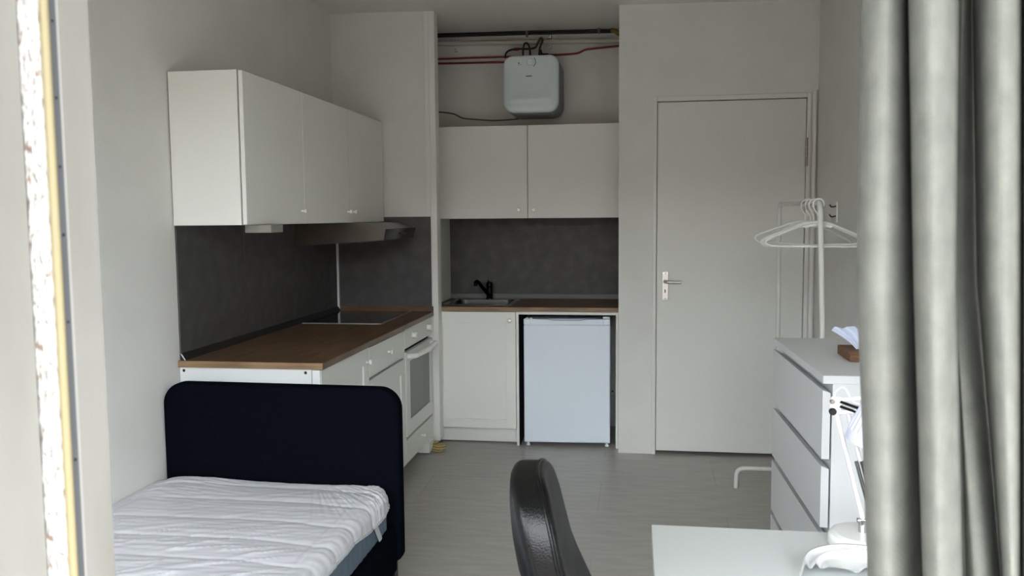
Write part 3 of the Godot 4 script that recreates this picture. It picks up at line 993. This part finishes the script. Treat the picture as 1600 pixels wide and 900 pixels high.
	tube(st, curve([Vector3(-0.738, 2.44, -5.605), Vector3(-0.738, 2.52, -5.605), Vector3(-0.728, 2.567, -5.605), Vector3(-0.708, 2.565, -5.605), Vector3(-0.694, 2.53, -5.605), Vector3(-0.692, 2.44, -5.605)], 5), 0.0065, 8)
	tag(obj("flexible_hose", st, M.braid), "short arched dark hose over the left half of the heater", "hose")
	st = mb()
	lathe(st, [[0, 0], [0.012, 0], [0.012, 0.03], [0.008, 0.034], [0.008, 0.05], [0, 0.05]], Vector3(-0.62, 2.468, -5.58), Vector3.UP, 12)
	lathe(st, [[0, 0], [0.009, 0], [0.009, 0.045], [0, 0.045]], Vector3(-0.615, 2.485, -5.58), Vector3.RIGHT, 12)
	tag(obj("safety_valve", st, M.dark_chrome), "dark valve on top of the water heater", "valve")
	st = mb()
	tube(st, curve([Vector3(-1.455, 2.150, -5.705), Vector3(-1.33, 2.151, -5.705), Vector3(-1.26, 2.142, -5.705), Vector3(-1.22, 2.132, -5.705), Vector3(-1.17, 2.107, -5.705), Vector3(-1.10, 2.098, -5.705), Vector3(-0.97, 2.086, -5.705), Vector3(-0.85, 2.088, -5.705), Vector3(-0.74, 2.095, -5.70)], 5), 0.0042, 8)
	tag(obj("power_cable", st, M.grey_cable), "thin grey cable sagging from the heater to the left", "cable")

func bed() -> void:
	var o: Node3D
	var st: SurfaceTool
	o = thing("bed_frame", "navy upholstered single bed frame with rounded headboard", "bed", Vector3(-1.37, 0, -2.05))
	st = mb()
	slab(st, rrect(-1.852, 0.115, -0.888, 0.792, [0.03, 0.03, 0.085, 0.085], 10), 0.075, 0.022, func(v):
		return Vector3(v.x, v.y - (v.x + 1.85) * 0.006, -3.125 + v.z), 6, 5, 0.0)
	obj("headboard", st, M.navy_fabric, o)
	for px in [-0.928, -1.83]:
		st = mb()
		slab(st, rrect(px - 0.025, 0.08, px + 0.025, 0.262, [0.01, 0.01, 0.014, 0.014], 5), 2.0, 0.01, func(v): return Vector3(v.x, v.y, -3.05 + v.z))
		obj("side_rail", st, M.navy_fabric, o)
	obj("foot_rail", bx(-1.855, 0.08, -1.05, -0.903, 0.262, -1.0, 0.012), M.navy_fabric, o)
	for px in [-0.945, -1.80]:
		for pz in [-3.09, -1.03]:
			obj("leg", bx(px - 0.025, 0.0, pz - 0.025, px + 0.025, 0.13, pz + 0.025, 0.003), M.black_plastic, o)
	obj("slat_base", bx(-1.80, 0.18, -3.04, -0.955, 0.20, -1.06, 0.002), M.black_plastic, o)
	# mattress with a ticking border
	st = mb()
	var rows := []
	var n := FastNoiseLite.new()
	n.seed = 9; n.frequency = 9.0
	var outl := rrect(-1.835, -3.03, -0.925, -1.06, [0.05, 0.05, 0.05, 0.05], 6)
	var dense := []
	for i in outl.size():
		var p: Vector2 = outl[i]
		var q: Vector2 = outl[(i + 1) % outl.size()]
		var k := maxi(1, int(p.distance_to(q) / 0.012))
		for j in k:
			dense.append(p.lerp(q, float(j) / k))
	var c := Vector2(-1.38, -2.05)
	for q in [[0.02, 0.202], [0.0, 0.215], [0.0, 0.25], [0.0, 0.30], [0.0, 0.36], [0.004, 0.385], [0.02, 0.40], [0.05, 0.404], [0.2, 0.405]]:
		var row := []
		for i in dense.size() + 1:
			var v: Vector2 = dense[i % dense.size()]
			var bump: float = 0.004 * n.get_noise_2d(v.x * 1.0 + v.y * 6.0, q[1] * 0.25) + 0.0018 * sin(v.y * 130.0)
			var w := v.move_toward(c, q[0] - bump)
			row.append(Vector3(w.x, q[1], w.y))
		rows.append(row)
	sheet(st, rows, Vector3.RIGHT)
	tag(obj("mattress", st, M.mattress_ticking), "blue-grey ticking mattress lying in the navy bed frame", "mattress")
	# white quilted topper
	o = thing("mattress_topper", "white quilted mattress topper draped over the bed", "mattress topper", Vector3(-1.38, 0.41, -2.05))
	var wr := FastNoiseLite.new()
	wr.seed = 14; wr.frequency = 1.0; wr.fractal_octaves = 2
	var fine := FastNoiseLite.new()
	fine.seed = 23; fine.frequency = 1.0; fine.fractal_octaves = 2
	var seams := [-2.93, -2.785, -2.60, -2.435, -2.275, -2.11, -1.95, -1.79, -1.63, -1.47, -1.31, -1.15]
	rows = []
	var nz := 300
	var nx := 150
	var edge := []
	for j in nz + 1:
		var z := lerpf(-3.045, -1.03, float(j) / nz)
		var row := []
		for i in nx + 1:
			var u := float(i) / nx
			var x := 0.0
			var y := 0.0
			var nrm := Vector3.UP
			var right := -0.948 - 0.055 * pow(clampf((-2.90 - z) / 0.145, 0.0, 1.0), 2.2)     # the corner is drawn in
			var top_len := right + 1.848
			var hang := 0.018 + 0.022 * smoothstep(-2.55, -2.78, z) * smoothstep(-3.04, -2.90, z)
			var s := u * (top_len + 0.0506 + hang)    # along the cloth, from the wall to the hanging edge
			if s < 0.03:
				x = -1.848; y = 0.40 + s * 0.6; nrm = Vector3.LEFT
			elif s < top_len:
				x = -1.848 + (s - 0.0); y = 0.419
				y -= 0.018 * pow(1.0 - smoothstep(0.0, 0.12, s), 2.0)
			else:
				var t := s - top_len
				var r := 0.035
				var a := minf(t / r, PI / 2.0 * 0.92)
				x = right + sin(a) * r
				y = 0.419 - (1.0 - cos(a)) * r
				if t > r * PI / 2.0 * 0.92:
					var ex := t - r * PI / 2.0 * 0.92
					x += ex * 0.05; y -= ex
				nrm = Vector3(sin(a), cos(a), 0)
			# puff between the quilting seams
			var dmin := 1.0
			for sz in seams:
				var cz: float = sz + 0.03 * smoothstep(-1.2, -0.95, x) - 0.012 * sin((x + 1.8) * 2.6)
				dmin = minf(dmin, absf(z - cz))
			var h := 0.0035 * (1.0 - exp(-dmin / 0.007)) + 0.002 * minf(dmin / 0.06, 1.0)
			var lx := absf(s - (top_len - 0.035))
			h += 0.002 * (1.0 - exp(-lx / 0.006))
			# long diagonal creases, and gathers at the two far corners
			var q := (x * 0.90 - z * 0.43)
			var p := (x * 0.43 + z * 0.90)
			var ridge := 1.0 - absf(wr.get_noise_2d(q * 1.3 + 3.0, p * 9.0)) * 2.0
			h += 0.0042 * pow(maxf(ridge, 0.0), 7.0) * smoothstep(-2.75, -2.25, z) * smoothstep(-0.95, -1.10, x)
			var g := exp(-(pow((x + 0.93) / 0.16, 2.0) + pow((z + 2.93) / 0.16, 2.0)))
			h += 0.008 * g * (0.5 + fine.get_noise_2d(atan2(z + 3.1, x + 1.25) * 34.0, 2.0 * s))
			var g2 := exp(-(pow((x + 1.72) / 0.22, 2.0) + pow((z + 2.90) / 0.14, 2.0)))
			h += 0.004 * g2 * (0.5 + fine.get_noise_2d(x * 2.0 + 7.0, z * 40.0 - x * 8.0))
			h += 0.012 * exp(-(pow((x + 1.66) / 0.18, 2.0) + pow((z + 3.0) / 0.12, 2.0)))
			h += 0.0011 * fine.get_noise_2d(q * 3.0, p * 26.0) + 0.0012 * fine.get_noise_2d(x * 2.5, z * 34.0)
			# rounding at the headboard end
			var e := clampf((-2.985 - z) / 0.06, 0.0, 1.0)
			var pt := Vector3(x, y, z) + nrm * h
			pt.y -= 0.05 * e * e
			if pt.x < -1.852: pt.x = -1.852
			row.append(pt)
		rows.append(row)
		edge.append(row[nx])
	st = mb()
	sheet(st, rows, Vector3.UP)
	obj("quilt", st, M.topper_cotton, o)
	st = mb()
	tube(st, edge, 0.0042, 8)
	obj("binding", st, M.strap_white, o)
	st = mb()
	box(st, Vector3(-0.014, -0.06, -0.0012), Vector3(0.014, 0.06, 0.0012), 0.0004)
	var sp := local("corner_strap", st, M.strap_white, o)
	sp.transform = o.global_transform.affine_inverse() * Transform3D(Basis(Vector3.UP, deg_to_rad(90)) * Basis(Vector3.BACK, deg_to_rad(38)), Vector3(-0.9165, 0.305, -2.855))

func dresser() -> void:
	var o: Node3D
	var st: SurfaceTool
	o = thing("chest_of_drawers", "white four drawer chest with slanted finger gaps by the right wall", "dresser", Vector3(0.58, 0, -2.717))
	var x0 := 0.58
	var x1 := 1.015
	var z0 := -3.552
	var z1 := -2.717
	obj("top", bx(x0, 0.904, z0, x1, 0.93, z1, 0.0012), M.dresser_white, o)
	st = mb()
	box(st, Vector3(x0 + 0.030, 0.0, z1 - 0.022), Vector3(x1, 0.904, z1 - 0.001), 0.001)
	box(st, Vector3(x0 + 0.030, 0.0, z0 + 0.001), Vector3(x1, 0.904, z0 + 0.022), 0.001)
	box(st, Vector3(x0 + 0.035, 0.02, z0 + 0.02), Vector3(x1, 0.90, z1 - 0.02), 0.0)
	obj("carcass", st, M.dresser_white, o)
	for q in [[0.664, 0.884], [0.443, 0.641], [0.212, 0.421], [0.025, 0.190]]:
		st = mb()
		prism(st, [Vector2(x0, q[0]), Vector2(x0 + 0.024, q[0]), Vector2(x0 + 0.024, q[1] - 0.010), Vector2(x0 + 0.0235, q[1] - 0.009), Vector2(x0, q[1])], Vector3(0, 0, z0 + 0.001), Vector3.RIGHT, Vector3.UP, Vector3(0, 0, z1 - z0 - 0.002))
		obj("drawer", st, M.dresser_white, o)
	o.rotation.y = deg_to_rad(1.35)
	# cardboard box of tissues
	o = thing("tissue_box", "flat brown cardboard tissue box on the white chest", "tissue box", Vector3(0.78, 0.93, -3.06))
	obj("box", bx(0.722, 0.9305, -3.16, 0.84, 0.963, -2.98, 0.0012), M.cardboard, o)
	st = mb()
	var rows := []
	for j in 15:
		var v := j / 14.0
		var row := []
		for i in 25:
			var u := i / 24.0
			var fan := (u - 0.5) * (0.022 + 0.075 * v)
			var pleat := 0.007 * sin(u * 19.0 + v * 2.0) * (0.4 + v)
			row.append(Vector3(0.775 + fan - 0.042 * v * v - 0.012 * (1.0 - u) * v, 0.958 + 0.088 * v - 0.02 * v * absf(u - 0.5) * 1.6 + 0.006 * v * sin(u * 11.0), -3.06 + pleat + 0.012 * v))
		rows.append(row)
	sheet(st, rows, Vector3.BACK)
	obj("tissue", st, M.tissue, o, "crumpled white tissue pulled out of the slot")

func clothes_rack() -> void:
	var st := mb()
	var o := thing("clothes_rack", "white tubular clothes rack behind the chest of drawers", "clothes rack", Vector3(0.735, 0, -4.03))
	tube(st, bend([Vector3(0.733, 0.10, -4.475), Vector3(0.722, 1.487, -4.475), Vector3(0.742, 1.480, -3.60), Vector3(0.788, 0.10, -3.58)], 0.05, 8), 0.0112, 14)
	obj("frame", st, M.rack_white, o)
	for q in [[0.724, -4.475], [0.785, -3.58]]:
		st = mb()
		tube(st, bend([Vector3(q[0] - 0.197, 0.0, q[1]), Vector3(q[0] - 0.197, 0.106, q[1]), Vector3(q[0] + 0.197, 0.106, q[1]), Vector3(q[0] + 0.197, 0.0, q[1])], 0.045, 8), 0.0115, 14)
		obj("foot", st, M.rack_white, o)
	# hangers, one modelled and copied
	var proto := hanger()
	var spots := [[0.7370, -3.86, 4.0, "white plastic hanger deepest on the rack, its left arm highest"], [0.7388, -3.785, -2.0, "white plastic hanger second from the back of the rack"], [0.7405, -3.71, 2.0, "white plastic hanger second from the near post of the rack"], [0.7420, -3.632, -2.0, "white plastic hanger nearest the near post, its bottom bar lowest"]]
	for i in 4:
		var h: Node3D = proto if i == 0 else proto.duplicate()
		if i > 0:
			h.name = numbered("coat_hanger")
			add_child(h)
		var s: Array = spots[i]
		h.position = Vector3(s[0], 1.4925, s[1])
		h.rotation_degrees = Vector3(0, s[2], [-4.0, 1.5, -0.8, -0.5][i])
		tag(h, s[3], "hanger", "white hangers on the clothes rack")
	# hook on the wall behind
	o = thing("wall_hook", "slim white wall hook high on the right wall", "hook", Vector3(RX, 1.44, -4.54))
	obj("plate", bx(RX - 0.008, 1.39, -4.552, RX, 1.497, -4.53, 0.002), M.trim_paint, o)
	for y in [1.475, 1.425]:
		st = mb()
		tube(st, curve([Vector3(RX - 0.006, y, -4.541), Vector3(RX - 0.03, y - 0.004, -4.541), Vector3(RX - 0.04, y + 0.008, -4.541)], 5), 0.0035, 8)
		obj("prong", st, M.braid, o)

func hanger() -> Node3D:      # origin at the top of the bar the hook rests on
	var o := thing("coat_hanger", "", "hanger")
	var st := mb()
	var p := []
	for i in 15:
		var a := deg_to_rad(-20.0 + 205.0 * i / 14.0)
		p.append(Vector3(cos(a) * 0.021, -0.0185 + sin(a) * 0.023, 0))
	p.append_array([Vector3(-0.018, -0.035, 0), Vector3(-0.008, -0.05, 0), Vector3(0.0, -0.062, 0), Vector3(0.0, -0.088, 0)])
	tube(st, p, 0.0036, 10)
	local("hook", st, M.hanger_white, o)
	st = mb()
	var sh := [Vector3(-0.15, -0.192, 0), Vector3(-0.185, -0.190, 0), Vector3(-0.203, -0.178, 0), Vector3(-0.196, -0.163, 0), Vector3(-0.15, -0.142, 0), Vector3(-0.09, -0.116, 0), Vector3(-0.045, -0.098, 0), Vector3(0, -0.090, 0)]
	var full := sh.duplicate()
	for i in range(sh.size() - 2, -1, -1):
		full.append(Vector3(-sh[i].x, sh[i].y, 0))
	tube(st, curve(full, 5, true), 0.0048, 10, true)
	local("shoulders", st, M.hanger_white, o)
	st = mb()
	prism(st, [Vector2(-0.06, -0.106), Vector2(0, -0.094), Vector2(0.06, -0.106), Vector2(0.052, -0.116), Vector2(0, -0.104), Vector2(-0.052, -0.116)], Vector3(0, 0, -0.003), Vector3.RIGHT, Vector3.UP, Vector3(0, 0, 0.006))
	local("web", st, M.hanger_white, o)
	return o

func desk_things() -> void:
	var st := mb()
	var o := thing("desk", "plain white desk with a thin top at the bottom right", "desk", Vector3(0.5, 0, -1.45))
	obj("tabletop", bx(0.037, 0.705, -1.872, 0.79, 0.74, -0.95, 0.0015), M.desk_white, o)
	for px in [0.075, 0.75]:
		for pz in [-1.835, -0.99]:
			st = mb()
			lathe(st, [[0, 0], [0.016, 0], [0.02, 0.02], [0.02, 0.705], [0, 0.705]], Vector3(px, 0, pz), Vector3.UP, 16)
			obj("leg", st, M.desk_white, o)
	# work lamp
	var c := Vector3(0.476, 0.74, -1.80)
	o = thing("desk_lamp", "white sprung arm desk lamp with a ribbed shade", "lamp", c)
	st = mb()
	lathe(st, [[0, 0], [0.070, 0], [0.0735, 0.004], [0.0735, 0.018], [0.070, 0.026], [0.060, 0.030], [0, 0.031]], c, Vector3.UP, 48)
	obj("base", st, M.lamp_white, o)
	st = mb()
	lathe(st, [[0, 0], [0.0085, 0], [0.0085, 0.024], [0.007, 0.026], [0, 0.026]], c + Vector3(-0.006, 0.031, 0), Vector3.UP, 20)
	lathe(st, [[0, 0], [0.0055, 0], [0.0055, 0.022], [0, 0.022]], c + Vector3(-0.017, 0.055, 0.0), Vector3.RIGHT, 12)
	obj("stem", st, M.chrome, o)
	var low := c + Vector3(-0.004, 0.05, 0)
	var top := Vector3(0.4135, 1.03, -1.815)
	var off := Vector3(0.024, 0.002, -0.004)
	for k in 2:
		st = mb()
		tube(st, [low + off * k, top + off * k + Vector3(0.0, -0.006, 0)], 0.0047, 8)
		obj("lower_arm", st, M.lamp_white, o)
	for k in 2:
		st = mb()
		var a := low.lerp(top, 0.20) + Vector3(0.016 + 0.011 * k, 0.0, 0.004)
		var b := low.lerp(top, 0.54) + Vector3(0.014 + 0.011 * k, 0.0, 0.004)
		spring(st, a, b, 0.0034)
		obj("spring", st, M.dark_chrome, o)
	st = mb()
	box(st, top + Vector3(-0.012, -0.012, -0.006), top + Vector3(0.05, 0.004, -0.001), 0.001)
	box(st, top + Vector3(-0.010, -0.010, -0.004), top + Vector3(0.012, 0.022, 0.004), 0.002)
	var jt := obj("joint", st, M.lamp_white, o)
	for q in [[Vector3(-0.008, 0.013, 0.004), "chrome", 0.005], [Vector3(-0.007, -0.008, 0.004), "black_plastic", 0.0075]]:
		st = mb()
		lathe(st, [[q[2], 0], [q[2], 0.006], [q[2] * 0.8, 0.008], [0, 0.008]], top + q[0], Vector3.BACK, 16)
		obj("bolt", st, M[q[1]], jt)
	for k in 2:
		st = mb()
		tube(st, [top + Vector3(0.004, -0.012 + 0.026 * k, 0), top + Vector3(0.26, 0.035 + 0.026 * k, 0.06)], 0.0047, 8)
		obj("upper_arm", st, M.lamp_white, o)
		st = mb()
		spring(st, top + Vector3(0.008, 0.013 - 0.010 * k, 0.006), top + Vector3(0.047, 0.0 - 0.010 * k, 0.012), 0.0024)
		obj("spring", st, M.dark_chrome, o)
	st = mb()
	tube(st, curve([top + Vector3(-0.004, 0.004, 0), top + Vector3(-0.001, 0.030, 0), top + Vector3(0.010, 0.041, 0), top + Vector3(0.022, 0.036, 0), top + Vector3(0.034, 0.012, 0), top + Vector3(0.06, 0.005, 0.01)], 6), 0.0022, 8)
	obj("cable", st, M.lamp_white, o)
	st = mb()
	var ax := Vector3(0.20, 0.97, 0.05)
	lathe(st, [[0.072, 0], [0.073, 0.003], [0.0715, 0.024]], Vector3(0.500, 0.957, -1.785), ax, 96)
	lathe(st, [[0.0715, 0.024], [0.052, 0.10], [0.036, 0.145]], Vector3(0.500, 0.957, -1.785), ax, 192, 0.0012, 30)
	lathe(st, [[0.036, 0.145], [0.030, 0.152], [0.028, 0.19], [0, 0.195]], Vector3(0.500, 0.957, -1.785), ax, 48)
	obj("shade", st, M.shade_white, o)
	st = mb()
	tube(st, [top + Vector3(0.26, 0.048, 0.06), Vector3(0.535, 1.10, -1.78)], 0.008, 8)
	obj("shade_bracket", st, M.lamp_white, o)
	# folded white plastic film in the corner of the desk
	st = mb()
	var rows := []
	for j in 41:
		var v := j / 40.0
		var row := []
		for i in 61:
			var u := i / 60.0
			var a := PI * u
			var r := 0.115 * (1.0 - 0.9 * v)
			var lip := 0.016 * exp(-pow((v - 0.07) / 0.05, 2.0)) + 0.012 * exp(-pow((v - 0.27 - 0.05 * sin(u * 5.0)) / 0.06, 2.0))
			var h := 0.020 * smoothstep(0.0, 0.10, v) + lip + 0.006 * smoothstep(0.3, 0.5, v) * sin(u * 6.0 + v * 3.0)
			row.append(Vector3(0.425 - cos(a) * r * 0.98, 0.7405 + h, -1.615 - sin(a) * r * 1.0 + 0.0))
		rows.append(row)
	sheet(st, rows, Vector3.UP)
	tag(obj("plastic_wrap", st, M.film_white), "folded glossy white plastic wrap on the desk before the lamp", "plastic wrap")

func spring(st: SurfaceTool, a: Vector3, b: Vector3, r: float) -> void:
	var t := (b - a).normalized()
	var u := t.cross(Vector3.BACK).normalized()
	var w := t.cross(u)
	var turns := 34
	var p := []
	for i in turns * 8 + 1:
		var k := float(i) / (turns * 8)
		var g := TAU * turns * k
		p.append(a.lerp(b, k) + (u * cos(g) + w * sin(g)) * r)
	tube(st, p, 0.0008, 5)

func chair() -> void:
	var st := mb()
	var o := thing("office_chair", "black leather office chair with a padded curved back", "chair", Vector3(-0.05, 0, -1.52))
	# local axes: x forward, y up, z to the sitter's right
	var lean := func(y: float) -> float:
		var pts := [[0.40, -0.02], [0.55, -0.055], [0.66, -0.094], [0.73, -0.132], [0.80, -0.158], [0.86, -0.170], [0.92, -0.177], [1.0, -0.179]]
		for i in pts.size() - 1:
			if y <= pts[i + 1][0]:
				return lerpf(pts[i][1], pts[i + 1][1], clampf((y - pts[i][0]) / (pts[i + 1][0] - pts[i][0]), 0.0, 1.0))
		return -0.179
	var outl := []
	for i in 64:
		var a := TAU * i / 64.0
		var cx := cos(a)
		var cy := sin(a)
		outl.append(Vector2(signf(cx) * pow(absf(cx), 0.60) * 0.155, 0.70 + signf(cy) * pow(absf(cy), 0.60) * 0.272))
	var warp := func(v: Vector3) -> Vector3:
		return Vector3(lean.call(v.y) + 0.030 * pow(v.x / 0.155, 2.0) + v.z, v.y, v.x)
	slab(st, outl, 0.066, 0.016, warp, 6, 12, 0.008)
	local("backrest", st, M.black_leather, o)
	st = mb()
	var pp := []
	for v in outl:
		pp.append(warp.call(Vector3(v.x * 1.0, 0.70 + (v.y - 0.70) * 1.0, 0.050)))
	tube(st, pp, 0.0035, 8, true)
	local("piping", st, M.black_leather, o)
	st = mb()
	slab(st, rrect(-0.03, -0.23, 0.42, 0.23, [0.05, 0.1, 0.1, 0.05]), 0.09, 0.03, func(v): return Vector3(v.x, 0.40 + v.z, v.y), 6, 8, 0.012)
	local("seat", st, M.black_leather, o)
	st = mb()
	prism(st, [Vector2(-0.10, 0.36), Vector2(0.1, 0.34), Vector2(0.1, 0.37), Vector2(-0.05, 0.40), Vector2(-0.085, 0.60), Vector2(-0.11, 0.60)], Vector3(0, 0, -0.03), Vector3.RIGHT, Vector3.UP, Vector3(0, 0, 0.06))
	local("back_support", st, M.black_plastic, o)
	for s in []:
		st = mb()
		tube(st, bend([Vector3(0.05, 0.40, 0.22 * s), Vector3(0.05, 0.40, 0.27 * s), Vector3(0.02, 0.66, 0.27 * s), Vector3(0.28, 0.67, 0.27 * s)], 0.03), 0.016, 10)
		local("armrest", st, M.black_plastic, o)
	st = mb()
	lathe(st, [[0.05, 0.395], [0.05, 0.35], [0.028, 0.345], [0.028, 0.10], [0.045, 0.095], [0.045, 0.06], [0, 0.06]], Vector3(0.17, 0, 0), Vector3.UP, 20)
	local("column", st, M.black_plastic, o)
	for k in 5:
		var a := TAU * k / 5.0 + 0.3
		var dir := Vector3(cos(a), 0, sin(a))
		st = mb()
		tube(st, [Vector3(0.17, 0.085, 0) + dir * 0.03, Vector3(0.17, 0.065, 0) + dir * 0.28], 0.017, 8)
		var leg := local("base_leg", st, M.black_plastic, o)
		st = mb()
		lathe(st, [[0, -0.02], [0.022, -0.02], [0.025, -0.016], [0.025, 0.016], [0.022, 0.02], [0, 0.02]], Vector3(0.17, 0.025, 0) + dir * 0.28, dir.cross(Vector3.UP), 16)
		local("caster", st, M.black_plastic, leg)
	o.rotation.y = deg_to_rad(4.0)

func curtain() -> void:
	var zs := [-0.777, -0.7495, -0.7192, -0.7082, -0.7248, -0.755, -0.7715, -0.7302, -0.7, -0.6846, -0.6917, -0.7192, -0.7495, -0.755, -0.7632, -0.7825, -0.7495, -0.7082, -0.6945, -0.7055, -0.744, -0.755, -0.722, -0.6945, -0.711, -0.7495, -0.7, -0.733, -0.7]
	var zb := [-0.777, -0.7495, -0.7192, -0.7082, -0.722, -0.755, -0.7715, -0.7302, -0.7, -0.6846, -0.6917, -0.7192, -0.744, -0.7248, -0.7275, -0.766, -0.7495, -0.7137, -0.7, -0.7082, -0.744, -0.755, -0.722, -0.6945, -0.711, -0.7495, -0.7, -0.733, -0.7]
	var xt := [0.1934, 0.1841, 0.1839, 0.1934, 0.2076, 0.2217, 0.2312, 0.2145, 0.2098, 0.216, 0.231, 0.2477, 0.2606, 0.2654, 0.2708, 0.2817, 0.2723, 0.2642, 0.2716, 0.2859, 0.3057, 0.3127, 0.2972, 0.2991, 0.322, 0.3512, 0.3412, 0.3755, 0.3759]
	var xm := [0.1959, 0.1854, 0.1848, 0.1966, 0.2133, 0.2313, 0.2415, 0.2252, 0.2206, 0.2254, 0.238, 0.2538, 0.2655, 0.266, 0.2745, 0.2928, 0.284, 0.2749, 0.2806, 0.2943, 0.3143, 0.3214, 0.3055, 0.3079, 0.3314, 0.3614, 0.351, 0.3862, 0.3865]
	var xb := [0.2118, 0.2001, 0.1991, 0.208, 0.2222, 0.2429, 0.2567, 0.2395, 0.2339, 0.2373, 0.2493, 0.2666, 0.2773, 0.2781, 0.2906, 0.3137, 0.309, 0.2972, 0.2971, 0.3054, 0.3228, 0.3301, 0.3142, 0.3171, 0.3412, 0.3721, 0.3613, 0.3975, 0.3977]
	var rows := []
	var nj := 90
	for j in nj + 1:
		var y := lerpf(0.02, 2.40, float(j) / nj)
		var line := []
		for i in zs.size():
			var x: float
			var z: float
			if y > 1.37:
				var t := clampf((y - 1.37) / 0.23, 0.0, 1.6)
				x = lerpf(xm[i], xt[i], t); z = zs[i]
			else:
				var t := clampf((1.37 - y) / 0.24, 0.0, 1.5)
				x = lerpf(xm[i], xb[i], t); z = lerpf(zs[i], zb[i], t)
			line.append(Vector3(x, y, z))
		rows.append(curve(line, 7))
	var st := mb()
	sheet(st, rows, Vector3.BACK)
	var o := thing("curtain", "thick pale grey curtain hanging in deep folds at the right", "curtain", Vector3(0.3, 0.02, -0.76))
	obj("cloth", st, M.curtain_cloth, o)
	st = mb()
	tube(st, [Vector3(-1.7, 2.43, -0.76), Vector3(0.95, 2.43, -0.76)], 0.012, 12)
	for px in [-1.5, 0.6]:
		box(st, Vector3(px - 0.012, 2.42, -0.765), Vector3(px + 0.012, 2.44, ZW), 0.002)
	tag(obj("curtain_rail", st, M.satin), "metal curtain rail above the balcony window", "curtain rail")
